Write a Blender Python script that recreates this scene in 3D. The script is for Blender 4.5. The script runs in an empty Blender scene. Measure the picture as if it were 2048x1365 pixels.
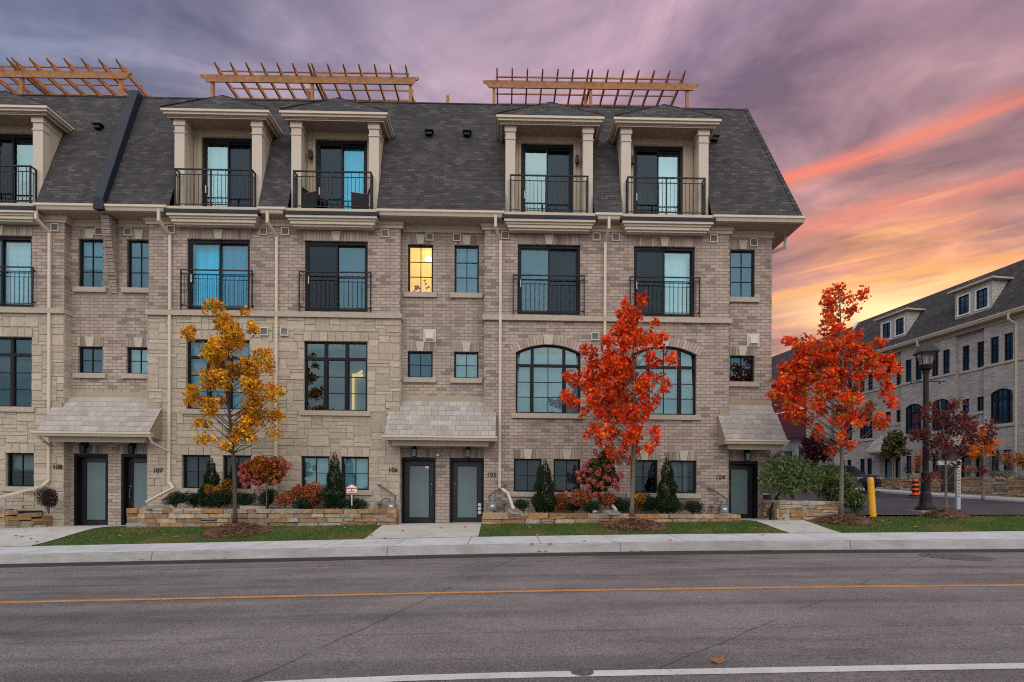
import bpy, math, random
from mathutils import Matrix, Vector
random.seed(7)
R = math.radians
scene = bpy.context.scene
COL = scene.collection

# ------------------------------------------------------------------ camera
FPX, EYE = 1100.0, 1.5
YAW, ROLL = R(.8), R(.2)
FW = Vector((math.sin(YAW), math.cos(YAW), 0))
RT0 = Vector((math.cos(YAW), -math.sin(YAW), 0))
UP0 = Vector((0, 0, 1))
RT = RT0*math.cos(ROLL) + UP0*math.sin(ROLL)
UP = UP0*math.cos(ROLL) - RT0*math.sin(ROLL)
cd = bpy.data.cameras.new("camera")
cam = bpy.data.objects.new("camera", cd)
COL.objects.link(cam)
cam.matrix_world = Matrix(((RT.x, UP.x, -FW.x, 0), (RT.y, UP.y, -FW.y, 0), (RT.z, UP.z, -FW.z, EYE), (0, 0, 0, 1)))
cd.sensor_width = 36
cd.lens = 36*FPX/2048
cd.shift_y = 292.5/2048
cd.clip_end = 2000
scene.camera = cam

# ------------------------------------------------------------------ render settings
vs = scene.view_settings
vs.view_transform = 'Standard'; vs.look = 'None'; vs.exposure = 0.0; vs.gamma = 1.0
scene.cycles.use_denoising = False
scene.cycles.pixel_filter_type = 'BLACKMAN_HARRIS'; scene.cycles.filter_width = 1.1
scene.cycles.sample_clamp_indirect = 4.0
scene.cycles.max_bounces = 6
scene.cycles.transparent_max_bounces = 12

# ------------------------------------------------------------------ node helpers
class NT:
    def __init__(s, tree):
        s.t = tree; s.n = tree.nodes; s.l = tree.links
    def node(s, typ, **kw):
        n = s.n.new(typ)
        for k, v in kw.items(): setattr(n, k, v)
        return n
    def put(s, sock, v):
        if hasattr(v, 'is_output'): s.l.new(v, sock)
        elif isinstance(v, (tuple, list)) and len(v) == 3 and sock.type == 'RGBA': sock.default_value = (*v, 1)
        else: sock.default_value = v
    def m(s, op, a, b=0.0, c=None, clamp=False):
        n = s.n.new('ShaderNodeMath'); n.operation = op; n.use_clamp = clamp
        s.put(n.inputs[0], a); s.put(n.inputs[1], b)
        if c is not None: s.put(n.inputs[2], c)
        return n.outputs[0]
    def mr(s, v, a, b, c=0.0, d=1.0, smooth=True):
        n = s.n.new('ShaderNodeMapRange')
        n.interpolation_type = 'SMOOTHSTEP' if smooth else 'LINEAR'
        s.put(n.inputs[0], v)
        for i, x in enumerate((a, b, c, d)): s.put(n.inputs[1+i], x)
        return n.outputs[0]
    def mix(s, f, a, b, mode='MIX'):
        n = s.n.new('ShaderNodeMix'); n.data_type = 'RGBA'; n.blend_type = mode; n.clamp_factor = True
        s.put(n.inputs[0], f); s.put(n.inputs[6], a); s.put(n.inputs[7], b)
        return n.outputs[2]
    def ramp(s, f, stops, interp='LINEAR'):
        n = s.n.new('ShaderNodeValToRGB'); cr = n.color_ramp; cr.interpolation = interp
        while len(cr.elements) < len(stops): cr.elements.new(.5)
        for e, (p, c) in zip(cr.elements, stops):
            e.position = p; e.color = (*c, 1) if len(c) == 3 else c
        s.put(n.inputs[0], f)
        return n.outputs[0]
    def comb(s, x, y, z):
        n = s.n.new('ShaderNodeCombineXYZ')
        for i, v in enumerate((x, y, z)): s.put(n.inputs[i], v)
        return n.outputs[0]
    def noise(s, vec, scale=5.0, detail=3.0, rough=.5, dist=0.0, dim='3D'):
        n = s.n.new('ShaderNodeTexNoise'); n.noise_dimensions = dim
        if vec is not None: s.put(n.inputs['Vector'], vec)
        n.inputs['Scale'].default_value = scale; n.inputs['Detail'].default_value = detail
        n.inputs['Roughness'].default_value = rough; n.inputs['Distortion'].default_value = dist
        return n.outputs[0]

# ------------------------------------------------------------------ world: dusk sky
SUN = Vector((.705, 1, .327)).normalized()
world = bpy.data.worlds.new("World"); scene.world = world; world.use_nodes = True
w = NT(world.node_tree); w.n.clear()
tc = w.node('ShaderNodeTexCoord')
sx = w.node('ShaderNodeSeparateXYZ'); w.l.new(tc.outputs['Generated'], sx.inputs[0])
dx, dy, dz = sx.outputs
ez = w.m('ADD', w.m('MAXIMUM', dz, 0.0), .03)
u = w.m('DIVIDE', dx, ez); v = w.m('DIVIDE', dy, ez)
wc = w.m('ADD', w.m('MULTIPLY', u, .64), w.m('MULTIPLY', v, .77))
lc = w.m('ADD', w.m('MULTIPLY', u, -.77), w.m('MULTIPLY', v, .64))
dot = w.m('ADD', w.m('ADD', w.m('MULTIPLY', dx, SUN.x), w.m('MULTIPLY', dy, SUN.y)), w.m('MULTIPLY', dz, SUN.z))
big = w.noise(w.comb(w.m('MULTIPLY', lc, .55), w.m('MULTIPLY', wc, 1.0), 3.0), 1.5, 6, .55, .5)
fine = w.noise(w.comb(w.m('MULTIPLY', lc, .45), w.m('MULTIPLY', wc, 1.9), 9.0), 1.7, 8, .55, .3)
base = w.ramp(w.m('ADD', dot, w.m('MULTIPLY', w.m('SUBTRACT', fine, .5), .03)), [
    (0.0, (.15, .20, .33)), (.40, (.21, .225, .34)), (.60, (.345, .295, .41)), (.78, (.43, .315, .415)),
    (.90, (.46, .31, .41)), (.965, (.45, .265, .31)), (.985, (.50, .245, .235)), (.993, (.68, .28, .20)), (.9975, (.90, .34, .16)), (1.0, (.98, .43, .18))])
puff = w.noise(w.comb(w.m('MULTIPLY', u, 1.1), w.m('MULTIPLY', v, 1.4), 5.0), 1.9, 8, .58, .7)
cl = w.m('ADD', w.m('MULTIPLY', big, .5), w.m('MULTIPLY', puff, .5))
shade = w.ramp(cl, [(.37, (.44, .46, .54)), (.455, (.76, .76, .81)), (.515, (1.02, 1.01, 1.0)), (.60, (1.62, 1.52, 1.42))])
front = w.mix(1.0, base, shade, 'MULTIPLY')
# blue gaps towards the upper left
blue = w.m('MULTIPLY', w.mr(dot, .55, .25), w.mr(big, .52, .66))
front = w.mix(blue, front, (.13, .24, .45))
wisp = w.noise(w.comb(w.m('MULTIPLY', lc, .9), w.m('MULTIPLY', wc, 5.5), 2.0), 1.6, 7, .6, .4)
warp = w.m('ADD', w.m('ADD', wc, w.m('MULTIPLY', w.m('SUBTRACT', fine, .5), .30)), w.m('MULTIPLY', w.m('SUBTRACT', wisp, .5), .16))
warmzone = w.mr(dot, .90, .965)
def streak(c, wd, amp):
    g = w.m('POWER', 2.718, w.m('MULTIPLY', w.m('POWER', w.m('DIVIDE', w.m('SUBTRACT', warp, c), wd), 2.0), -1.0))
    return w.m('MULTIPLY', w.m('MULTIPLY', g, warmzone), amp)
front = w.mix(w.m('MULTIPLY', streak(1.80, .045, .95), w.mr(lc, -.9, .35)), front, (1.0, .25, .16))
front = w.mix(streak(2.20, .085, .60), front, (.92, .24, .17))
front = w.mix(streak(2.90, .11, .95), front, (1.0, .42, .12))
front = w.mix(w.m('MULTIPLY', w.mr(wisp, .50, .36), w.mr(dot, .978, .99, 0, .45)), front, (.40, .22, .25))
front = w.mix(w.m('MULTIPLY', w.mr(wisp, .53, .70), w.mr(dot, .980, .994, 0, .75)), front, (1.0, .50, .25))
ax = w.m('DIVIDE', w.m('SUBTRACT', w.m('DIVIDE', dx, dy), .70), .15); ay = w.m('DIVIDE', w.m('SUBTRACT', w.m('DIVIDE', dz, dy), .325), .034)
glow = w.m('POWER', 2.718, w.m('MULTIPLY', w.m('ADD', w.m('MULTIPLY', ax, ax), w.m('MULTIPLY', ay, ay)), -1.0))
front = w.mix(w.m('MULTIPLY', glow, w.m('GREATER_THAN', dy, .1)), front, (1.2, .92, .44))
# sky behind the camera, brightened beyond real dusk to light the facade
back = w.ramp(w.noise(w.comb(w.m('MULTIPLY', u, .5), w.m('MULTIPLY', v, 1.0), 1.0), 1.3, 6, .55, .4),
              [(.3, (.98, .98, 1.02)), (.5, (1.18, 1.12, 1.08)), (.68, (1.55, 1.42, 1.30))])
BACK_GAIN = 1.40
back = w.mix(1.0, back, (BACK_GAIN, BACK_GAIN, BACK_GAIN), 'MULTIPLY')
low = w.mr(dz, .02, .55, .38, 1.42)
back = w.mix(1.0, back, w.comb(low, low, low), 'MULTIPLY')     # low part dimmed so facade light falls from above and shades the overhangs
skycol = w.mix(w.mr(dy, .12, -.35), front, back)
ground = w.mr(dz, -.01, -.06)
skycol = w.mix(ground, skycol, (.06, .06, .065))
nishita = w.node('ShaderNodeTexSky'); nishita.sky_type = 'NISHITA'; nishita.sun_disc = False
nishita.sun_elevation = math.asin(SUN.z); nishita.sun_rotation = math.atan2(SUN.x, SUN.y)
bg1 = w.node('ShaderNodeBackground'); w.l.new(nishita.outputs[0], bg1.inputs[0]); bg1.inputs[1].default_value = .05
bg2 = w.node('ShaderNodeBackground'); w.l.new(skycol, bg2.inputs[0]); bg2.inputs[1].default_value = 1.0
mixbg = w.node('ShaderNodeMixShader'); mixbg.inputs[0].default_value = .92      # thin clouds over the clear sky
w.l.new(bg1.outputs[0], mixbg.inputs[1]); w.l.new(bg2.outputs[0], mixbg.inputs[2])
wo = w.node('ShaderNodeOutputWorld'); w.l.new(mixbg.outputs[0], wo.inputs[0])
world.cycles.sampling_method = 'MANUAL'; world.cycles.sample_map_resolution = 512

sl = bpy.data.lights.new("sun", 'SUN'); sl.energy = 1.5; sl.angle = R(10); sl.color = (1, .52, .27)
so = bpy.data.objects.new("sun", sl); COL.objects.link(so)
so.rotation_euler = SUN.to_track_quat('Z', 'Y').to_euler()

# ------------------------------------------------------------------ materials
MATS = {}
def newmat(name):
    m = bpy.data.materials.new(name); m.use_nodes = True
    t = NT(m.node_tree); t.n.clear()
    out = t.node('ShaderNodeOutputMaterial'); p = t.node('ShaderNodeBsdfPrincipled')
    t.l.new(p.outputs[0], out.inputs[0]); t.p = p; t.out = out
    MATS[name] = m
    return m, t
def plain(name, col, rough=.6, var=.12, scale=6.0, bump=0.0, bscale=60.0, metal=0.0, spec=.5):
    m, t = newmat(name)
    g = t.node('ShaderNodeNewGeometry').outputs['Position']
    n = t.noise(g, scale, 5, .6)
    lo = tuple(c*(1-var) for c in col); hi = tuple(min(1, c*(1+var)) for c in col)
    t.l.new(t.ramp(n, [(.3, lo), (.7, hi)]), t.p.inputs['Base Color'])
    t.p.inputs['Roughness'].default_value = rough; t.p.inputs['Metallic'].default_value = metal
    t.p.inputs['Specular IOR Level'].default_value = spec
    if bump:
        b = t.node('ShaderNodeBump'); b.inputs['Strength'].default_value = bump; b.inputs['Distance'].default_value = .02
        t.l.new(t.noise(g, bscale, 4, .6), b.inputs['Height']); t.l.new(b.outputs[0], t.p.inputs['Normal'])
    return m
def wallvec(t):
    """box mapped: (along the wall, up)"""
    o = t.node('ShaderNodeTexCoord').outputs['Object']
    s = t.node('ShaderNodeSeparateXYZ'); t.l.new(o, s.inputs[0])
    gm = t.node('ShaderNodeTexCoord').outputs['Normal']
    gs = t.node('ShaderNodeSeparateXYZ'); t.l.new(gm, gs.inputs[0])
    side = t.m('GREATER_THAN', t.m('ABSOLUTE', gs.outputs[0]), .7)
    a = t.m('ADD', t.m('MULTIPLY', s.outputs[0], t.m('SUBTRACT', 1.0, side)), t.m('MULTIPLY', s.outputs[1], side))
    return t.comb(a, s.outputs[2], 0.0), o
def brickmat(name, cols, mortar, bw=.30, rh=.1065, ms=.009, bump=.5, offs=.5, dark=None, rough=.85):
    m, t = newmat(name)
    vec, o = wallvec(t)
    b = t.node('ShaderNodeTexBrick'); b.offset = offs
    t.l.new(vec, b.inputs['Vector'])
    b.inputs['Color1'].default_value = (0, 0, 0, 1); b.inputs['Color2'].default_value = (1, 1, 1, 1); b.inputs['Mortar'].default_value = (.5, .5, .5, 1)
    b.inputs['Scale'].default_value = 1.0; b.inputs['Mortar Size'].default_value = ms; b.inputs['Mortar Smooth'].default_value = .15
    b.inputs['Bias'].default_value = 0; b.inputs['Brick Width'].default_value = bw; b.inputs['Row Height'].default_value = rh
    n = len(cols)
    stops = [(i/n, c) for i, c in enumerate(cols)]
    c = t.ramp(b.outputs['Color'], stops, 'CONSTANT' if n > 3 else 'LINEAR')
    big = t.noise(o, .45, 4, .6)
    c = t.mix(1.0, c, t.ramp(big, [(.3, (.86, .86, .86)), (.7, (1.12, 1.12, 1.12))]), 'MULTIPLY')
    so_ = t.node('ShaderNodeSeparateXYZ'); t.l.new(o, so_.inputs[0])
    run = t.noise(t.comb(t.m('MULTIPLY', so_.outputs[0], 2.2), t.m('MULTIPLY', so_.outputs[1], 2.2), t.m('MULTIPLY', so_.outputs[2], .22)), 1.3, 5, .6)
    c = t.mix(1.0, c, t.ramp(run, [(.30, (.80, .79, .79)), (.50, (1.0, 1.0, 1.0)), (.72, (1.08, 1.07, 1.06))]), 'MULTIPLY')
    fine = t.noise(o, 38, 4, .7)
    c = t.mix(1.0, c, t.ramp(fine, [(.25, (.82, .82, .82)), (.75, (1.16, 1.16, 1.16))]), 'MULTIPLY')
    c = t.mix(b.outputs['Fac'], c, mortar)
    t.l.new(c, t.p.inputs['Base Color']); t.p.inputs['Roughness'].default_value = rough; t.p.inputs['Specular IOR Level'].default_value = .25
    h = t.m('SUBTRACT', t.m('MULTIPLY', fine, .35), b.outputs['Fac'])
    bp = t.node('ShaderNodeBump'); bp.inputs['Strength'].default_value = bump; bp.inputs['Distance'].default_value = .012
    t.l.new(h, bp.inputs['Height']); t.l.new(bp.outputs[0], t.p.inputs['Normal'])
    return m
def attrmat(name, rough=.85, var=.18, scale=22, bump=.4, bscale=45, spec=.25, dist=.02):
    """colour per stone / tile / leaf comes from the mesh's own colour attribute"""
    m, t = newmat(name)
    o = t.node('ShaderNodeTexCoord').outputs['Object']
    a = t.node('ShaderNodeAttribute'); a.attribute_name = 'Col'
    n = t.noise(o, scale, 5, .65)
    c = t.mix(1.0, a.outputs['Color'], t.ramp(n, [(.3, (1-var,)*3), (.7, (1+var,)*3)]), 'MULTIPLY')
    t.l.new(c, t.p.inputs['Base Color']); t.p.inputs['Roughness'].default_value = rough
    t.p.inputs['Specular IOR Level'].default_value = spec
    if bump:
        b = t.node('ShaderNodeBump'); b.inputs['Strength'].default_value = bump; b.inputs['Distance'].default_value = dist
        t.l.new(t.noise(o, bscale, 4, .65), b.inputs['Height']); t.l.new(b.outputs[0], t.p.inputs['Normal'])
    return m
def leafmat(name, trans=.28):
    m, t = newmat(name)
    a = t.node('ShaderNodeAttribute'); a.attribute_name = 'Col'
    t.l.new(a.outputs['Color'], t.p.inputs['Base Color']); t.p.inputs['Roughness'].default_value = .55
    t.p.inputs['Specular IOR Level'].default_value = .25
    tr = t.node('ShaderNodeBsdfTranslucent'); t.l.new(a.outputs['Color'], tr.inputs[0])
    mx = t.node('ShaderNodeMixShader'); mx.inputs[0].default_value = trans
    t.l.new(t.p.outputs[0], mx.inputs[1]); t.l.new(tr.outputs[0], mx.inputs[2]); t.l.new(mx.outputs[0], t.out.inputs[0])
    return m
def glassmat(name, tint, refl, fac, rough=.015):
    m, t = newmat(name)
    o = t.node('ShaderNodeNewGeometry').outputs['Position']
    bp = t.node('ShaderNodeBump'); bp.inputs['Strength'].default_value = .05; bp.inputs['Distance'].default_value = .05
    t.l.new(t.noise(o, 1.1, 2, .5), bp.inputs['Height'])
    tr = t.node('ShaderNodeBsdfTransparent'); tr.inputs[0].default_value = (*tint, 1)
    gl = t.node('ShaderNodeBsdfAnisotropic') if False else t.node('ShaderNodeBsdfGlossy')
    gl.inputs['Color'].default_value = (*refl, 1); gl.inputs['Roughness'].default_value = rough
    t.l.new(bp.outputs[0], gl.inputs['Normal'])
    fr = t.node('ShaderNodeLayerWeight'); fr.inputs[0].default_value = .25
    f = t.m('ADD', t.m('MULTIPLY', fr.outputs[0], .25), fac, clamp=True)
    mx = t.node('ShaderNodeMixShader'); t.l.new(f, mx.inputs[0])
    t.l.new(tr.outputs[0], mx.inputs[1]); t.l.new(gl.outputs[0], mx.inputs[2]); t.l.new(mx.outputs[0], t.out.inputs[0])
    return m
def emitmat(name, col, s):
    m, t = newmat(name)
    t.p.inputs['Base Color'].default_value = (*col, 1)
    t.p.inputs['Emission Color'].default_value = (*col, 1); t.p.inputs['Emission Strength'].default_value = s
    return m

BR = [(.235, .190, .165), (.375, .303, .255), (.405, .33, .282), (.345, .278, .236), (.42, .346, .296), (.385, .312, .265), (.405, .332, .284), (.325, .262, .224), (.43, .356, .306), (.39, .317, .27), (.415, .34, .292), (.395, .322, .274), (.30, .242, .208), (.375, .305, .26)]
M_brick = brickmat('taupe_brick', BR, (.19, .155, .135), ms=.010)
M_brick2 = brickmat('grey_brick', [(.34, .315, .305), (.40, .37, .36), (.36, .335, .325), (.43, .40, .385), (.385, .355, .345), (.315, .29, .28)], (.26, .235, .225), bw=.30, rh=.1065)
M_shingle = brickmat('asphalt_shingle', [(.047, .046, .051), (.062, .060, .066), (.053, .051, .056), (.082, .076, .077), (.058, .056, .062), (.070, .065, .067), (.050, .049, .055), (.094, .086, .083), (.064, .060, .064)], (.028, .028, .031), bw=.24, rh=.098, ms=.006, bump=.9, rough=.92)
M_stone = attrmat('limestone_ashlar', var=.13, scale=9, bump=.8, bscale=16, dist=.03)
M_mortar = plain('stone_mortar', (.34, .30, .245), .9, .15, 8, .3)
M_soldier = attrmat('soldier_brick', var=.16, scale=30, bump=.35)
M_drystone = attrmat('dry_stack_stone', var=.32, scale=7, bump=.9, bscale=22, dist=.03)
M_tile = attrmat('porch_tile', var=.12, scale=18, bump=.35, bscale=60)
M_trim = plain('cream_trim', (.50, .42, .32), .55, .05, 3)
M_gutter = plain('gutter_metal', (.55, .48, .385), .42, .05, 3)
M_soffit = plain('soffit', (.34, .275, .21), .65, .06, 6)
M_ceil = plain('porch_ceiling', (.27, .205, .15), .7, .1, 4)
M_dormer = plain('dormer_siding', (.43, .355, .26), .6, .06, 4)
M_post = plain('painted_post', (.52, .455, .375), .55, .05, 4)
M_sill = plain('cast_stone', (.40, .35, .285), .85, .16, 14, .6, 30)
M_key = plain('rock_face_keystone', (.44, .40, .34), .9, .22, 25, 1.0, 22)
M_black = plain('black_frame', (.008, .008, .013), .5, .1, 5, spec=.2)
M_rail = plain('black_railing', (.010, .011, .016), .45, .1, 5, spec=.25)
M_flash = plain('dark_flashing', (.018, .023, .038), .5, .15, 2, spec=.2)
M_olive = plain('beige_flashing', (.33, .285, .205), .5, .06, 3)
M_wood = plain('cedar', (.34, .15, .058), .7, .3, 7, .2, 40)
M_clear = glassmat('clear_glass', (.88, .86, .80), (.7, .8, .9), .06)
M_teal = glassmat('teal_glass', (.50, .88, 1.0), (.35, .85, 1.0), .13)
M_glassg = glassmat('ground_glass', (.40, .46, .49), (.55, .74, .84), .085)
M_glass2 = glassmat('light_glass', (.72, .80, .82), (.55, .85, 1.0), .14)
M_glass = glassmat('window_glass', (.36, .56, .66), (.45, .80, 1.0), .12)
M_glassd = glassmat('screen_glass', (.20, .25, .30), (.5, .7, .85), .035, .06)
M_glassb = glassmat('pale_glass', (.50, .72, .78), (.62, .93, 1.0), .21)
M_frost = plain('frosted_glass', (.125, .185, .20), .32, .10, 14, .12, 70)
M_curt = plain('curtain_white', (.62, .72, .78), .8, .1, 3)
M_blindteal = plain('blind_teal', (.02, .55, .78), .7, .1, 1.5)
M_blind = plain('blind_grey', (.42, .48, .50), .8, .08, 2)
M_curtd = plain('curtain_dim', (.16, .155, .165), .8, .15, 3)
M_room = plain('room_wall', (.22, .20, .18), .9, .1, 2)
M_warm = emitmat('lit_room', (1.0, .68, .19), .80)
M_bulb = emitmat('ceiling_lamp', (1.0, .80, .42), 4)
M_pipe = plain('gas_pipe', (.10, .11, .13), .5, .2, 8)
M_meter = plain('meter_grey', (.17, .20, .23), .5, .15, 8)
M_white = plain('white_paint', (.72, .72, .72), .5, .06, 4)
M_red = plain('red_paint', (.55, .03, .05), .5, .08, 4)
M_yel = plain('yellow_sleeve', (.75, .38, .015), .45, .07, 4)
M_orange = plain('orange_plastic', (.75, .10, .02), .45, .08, 4)
M_lampm = plain('lamp_iron', (.009, .009, .012), .45, .15, 5, spec=.3)
M_lampg = glassmat('lamp_glass', (.75, .75, .75), (.8, .8, .8), .12)
M_bark = plain('bark', (.07, .055, .045), .9, .3, 20, .7, 45)
M_barkl = plain('pale_bark', (.135, .11, .085), .9, .3, 20, .7, 45)
M_leaf = leafmat('leaf')
M_needle = leafmat('needle', .12)
M_mulch = attrmat('mulch', var=.4, scale=50, bump=1.0, bscale=90)
M_conc = None
M_vent = plain('vent_cover', (.52, .50, .45), .5, .05, 6)
M_ventd = plain('vent_louvre', (.20, .19, .18), .6, .1, 8)

# ------------------------------------------------------------------ geometry helpers
SHEAR = .007           # the row follows a very slight fall along the street
PINV = {}
def at(px, py, Y):
    """the point of the photograph at depth Y (metres from the camera, along the street normal)"""
    d = FW + RT*((px-1024)/FPX) + UP*((975-py)/FPX)
    t = Y/d.y
    return Vector((d.x*t, Y, EYE + d.z*t))
class MB:
    def __init__(s):
        s.v = []; s.f = []; s.mi = []; s.c = []; s.hascol = False
    def face(s, pts, mi=0, col=None):
        i = len(s.v); s.v += [tuple(p) for p in pts]; s.f.append(tuple(range(i, i+len(pts)))); s.mi.append(mi)
        s.c.append(col or (1, 1, 1)); s.hascol |= col is not None
    def box(s, x0, x1, y0, y1, z0, z1, mi=0, col=None, ch=0.0):
        a = [(x0, y0, z0), (x1, y0, z0), (x1, y1, z0), (x0, y1, z0), (x0, y0, z1), (x1, y0, z1), (x1, y1, z1), (x0, y1, z1)]
        s.hexa(a, mi, col)
    def hexa(s, a, mi=0, col=None):
        i = len(s.v); s.v += [tuple(p) for p in a]
        for q in ((0, 3, 2, 1), (4, 5, 6, 7), (0, 1, 5, 4), (1, 2, 6, 5), (2, 3, 7, 6), (3, 0, 4, 7)):
            s.f.append(tuple(i+k for k in q)); s.mi.append(mi); s.c.append(col or (1, 1, 1))
        s.hascol |= col is not None
    def prism(s, poly, y0, y1, mi=0, col=None, axis='y'):
        """polygon in (x,z) pushed along y (or polygon in (y,z) pushed along x)"""
        n = len(poly)
        if axis == 'y': A = [(p[0], y0, p[1]) for p in poly]; B = [(p[0], y1, p[1]) for p in poly]
        elif axis == 'x': A = [(y0, p[0], p[1]) for p in poly]; B = [(y1, p[0], p[1]) for p in poly]
        else: A = [(p[0], p[1], y0) for p in poly]; B = [(p[0], p[1], y1) for p in poly]
        s.face(A, mi, col); s.face(B[::-1], mi, col)
        for k in range(n):
            j = (k+1) % n
            s.face([A[j], A[k], B[k], B[j]], mi, col)
    def tube(s, path, rad, n=8, mi=0, col=None, caps=True):
        path = [Vector(p) for p in path]
        rads = rad if isinstance(rad, (list, tuple)) else [rad]*len(path)
        rings = []
        up = Vector((0.31, 0.17, .93)).normalized()
        for k, p in enumerate(path):
            if k == 0: d = path[1]-p
            elif k == len(path)-1: d = p-path[k-1]
            else: d = (path[k+1]-p).normalized() + (p-path[k-1]).normalized()
            d.normalize()
            a = d.cross(up)
            if a.length < .05: a = d.cross(Vector((1, 0, 0)))
            a.normalize(); b = d.cross(a)
            i = len(s.v)
            for q in range(n):
                an = 2*math.pi*q/n
                s.v.append(tuple(p + (a*math.cos(an)+b*math.sin(an))*rads[k]))
            rings.append(i)
        for k in range(len(rings)-1):
            for q in range(n):
                s.f.append((rings[k]+q, rings[k]+(q+1) % n, rings[k+1]+(q+1) % n, rings[k+1]+q)); s.mi.append(mi); s.c.append(col or (1, 1, 1))
        if caps:
            s.f.append(tuple(rings[0]+q for q in range(n))[::-1]); s.mi.append(mi); s.c.append(col or (1, 1, 1))
            s.f.append(tuple(rings[-1]+q for q in range(n))); s.mi.append(mi); s.c.append(col or (1, 1, 1))
        s.hascol |= col is not None
    def sqtube(s, path, wx, mi=0):
        s.tube(path, wx*.70, 4, mi)
    def lathe(s, prof, cx, cy, n=16, mi=0, col=None, rot=0.0):
        rings = []
        for r, z in prof:
            i = len(s.v)
            for q in range(n):
                an = 2*math.pi*q/n + rot
                s.v.append((cx+r*math.cos(an), cy+r*math.sin(an), z))
            rings.append(i)
        for k in range(len(rings)-1):
            for q in range(n):
                s.f.append((rings[k]+q, rings[k]+(q+1) % n, rings[k+1]+(q+1) % n, rings[k+1]+q)); s.mi.append(mi); s.c.append(col or (1, 1, 1))
        s.f.append(tuple(rings[0]+q for q in range(n))[::-1]); s.mi.append(mi); s.c.append(col or (1, 1, 1))
        s.f.append(tuple(rings[-1]+q for q in range(n))); s.mi.append(mi); s.c.append(col or (1, 1, 1))
        s.hascol |= col is not None
    def mesh(s, name, mats, smooth=False):
        me = bpy.data.meshes.new(name)
        me.from_pydata(s.v, [], s.f)
        mats = mats if isinstance(mats, (list, tuple)) else [mats]
        for m in mats: me.materials.append(m)
        if len(mats) > 1: me.polygons.foreach_set('material_index', s.mi)
        if s.hascol:
            a = me.color_attributes.new('Col', 'FLOAT_COLOR', 'CORNER')
            buf = []
            for f, c in zip(s.f, s.c): buf += [c[0], c[1], c[2], 1.0]*len(f)
            a.data.foreach_set('color', buf)
        if smooth: me.polygons.foreach_set('use_smooth', [True]*len(s.f))
        me.update()
        return me
    def build(s, name, mats, parent=None, shear=None, smooth=False):
        if shear is None: shear = parent is not None and PINV.get('#'+root_of(parent).name, False)
        if shear: s.v = [(x, y, z-SHEAR*x) for x, y, z in s.v]
        o = bpy.data.objects.new(name, s.mesh(name, mats, smooth)); COL.objects.link(o)
        if parent is not None:
            o.parent = parent
            if parent.parent is None and parent.name in PINV: o.matrix_parent_inverse = PINV[parent.name]
        return o
def root_of(o):
    while o.parent is not None: o = o.parent
    return o
def tag(o, label=None, cat=None, group=None, kind=None):
    if label: o['label'] = label
    if cat: o['category'] = cat
    if group: o['group'] = group
    if kind: o['kind'] = kind
    return o
def thing(name, label, cat, loc=(0, 0, 0), group=None, local=False, rz=0.0, shear=False):
    """an Empty at the thing's base; parts are drawn in world coordinates unless local"""
    o = bpy.data.objects.new(name, None); COL.objects.link(o)
    o.empty_display_size = .2; o.location = loc; o.rotation_euler = (0, 0, rz)
    if not local: PINV[o.name] = Matrix.Translation(-Vector(loc))
    PINV['#'+o.name] = shear
    return tag(o, label, cat, group)
def copy_tree(o, parent=None, loc=None, rz=None):
    c = o.copy(); COL.objects.link(c)
    if parent is not None: c.parent = parent
    if loc is not None: c.location = loc
    if rz is not None: c.rotation_euler = (0, 0, rz)
    for ch in [x for x in COL.objects if x.parent == o]: copy_tree(ch, c)
    return c
def struct(name, mb, mat, kind='structure', smooth=False):
    return tag(mb.build(name, mat, None, False, smooth), kind=kind)
def jit(c, a=.1):
    k = 1+random.uniform(-a, a)
    return tuple(max(0, x*k*(1+random.uniform(-a, a)*.25)) for x in c)
def text_mesh(txt, size, depth, name):
    cu = bpy.data.curves.new(name, 'FONT'); cu.body = txt; cu.size = size; cu.extrude = depth; cu.align_x = 'CENTER'; cu.align_y = 'CENTER'
    to = bpy.data.objects.new(name, cu)
    COL.objects.link(to)
    bpy.context.view_layer.update()
    me = bpy.data.meshes.new_from_object(to.evaluated_get(bpy.context.evaluated_depsgraph_get()))
    bpy.data.objects.remove(to); bpy.data.curves.remove(cu)
    return me

# ================================================================== ground
def interp(tab, x):
    if x <= tab[0][0]: return tab[0][1]
    for (a, b), (c, d) in zip(tab, tab[1:]):
        if x <= c:
            t = (x-a)/(c-a); return b+(d-b)*t
    return tab[-1][1]
def smooth_tab(tab, x, r=1.2):
    return sum(interp(tab, x+k*r) for k in (-1, -.5, 0, .5, 1))/5
GT = [(-80, -1.6), (-30, -.72), (-11.5, -.27), (-7, -.165), (-3.3, -.08), (0, -.005), (4, .058), (8, .10), (12.5, .125), (30, .28), (80, .6)]
def g_road(x): return smooth_tab(GT, x)
def g_walk(x, y=12.8):
    return g_road(x) + .172 + .012*max(0, min(1, (y-12.8)/2)) + .03*max(0, min(1, (x-9)/5))
GB = [(-30, -.05), (-13.6, .19), (-2.1, .30), (7.9, .435), (10.5, .62), (13, .68), (30, .85), (60, 1.2)]
GA = [(-30, .0), (-14.5, .22), (-11.2, .285), (-3.3, .365), (-.65, .40), (7.2, .50), (10.2, .58), (13, .64), (30, .8), (60, 1.1)]
def g_lane(x, y): return .655 + .0275*(y-16.8) + .004*(x-12) + max(0, min(14, y-26))*.022
def g_lawn(x, y):
    h = g_lawn0(x, y)
    if x > 9.3 and y > 16.5:
        k = max(0, min(1, (x-9.3)/.9))*max(0, min(1, (y-16.5)/.5)); h = h*(1-k)+(g_lane(x, y)-.01)*k
    return h
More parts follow.
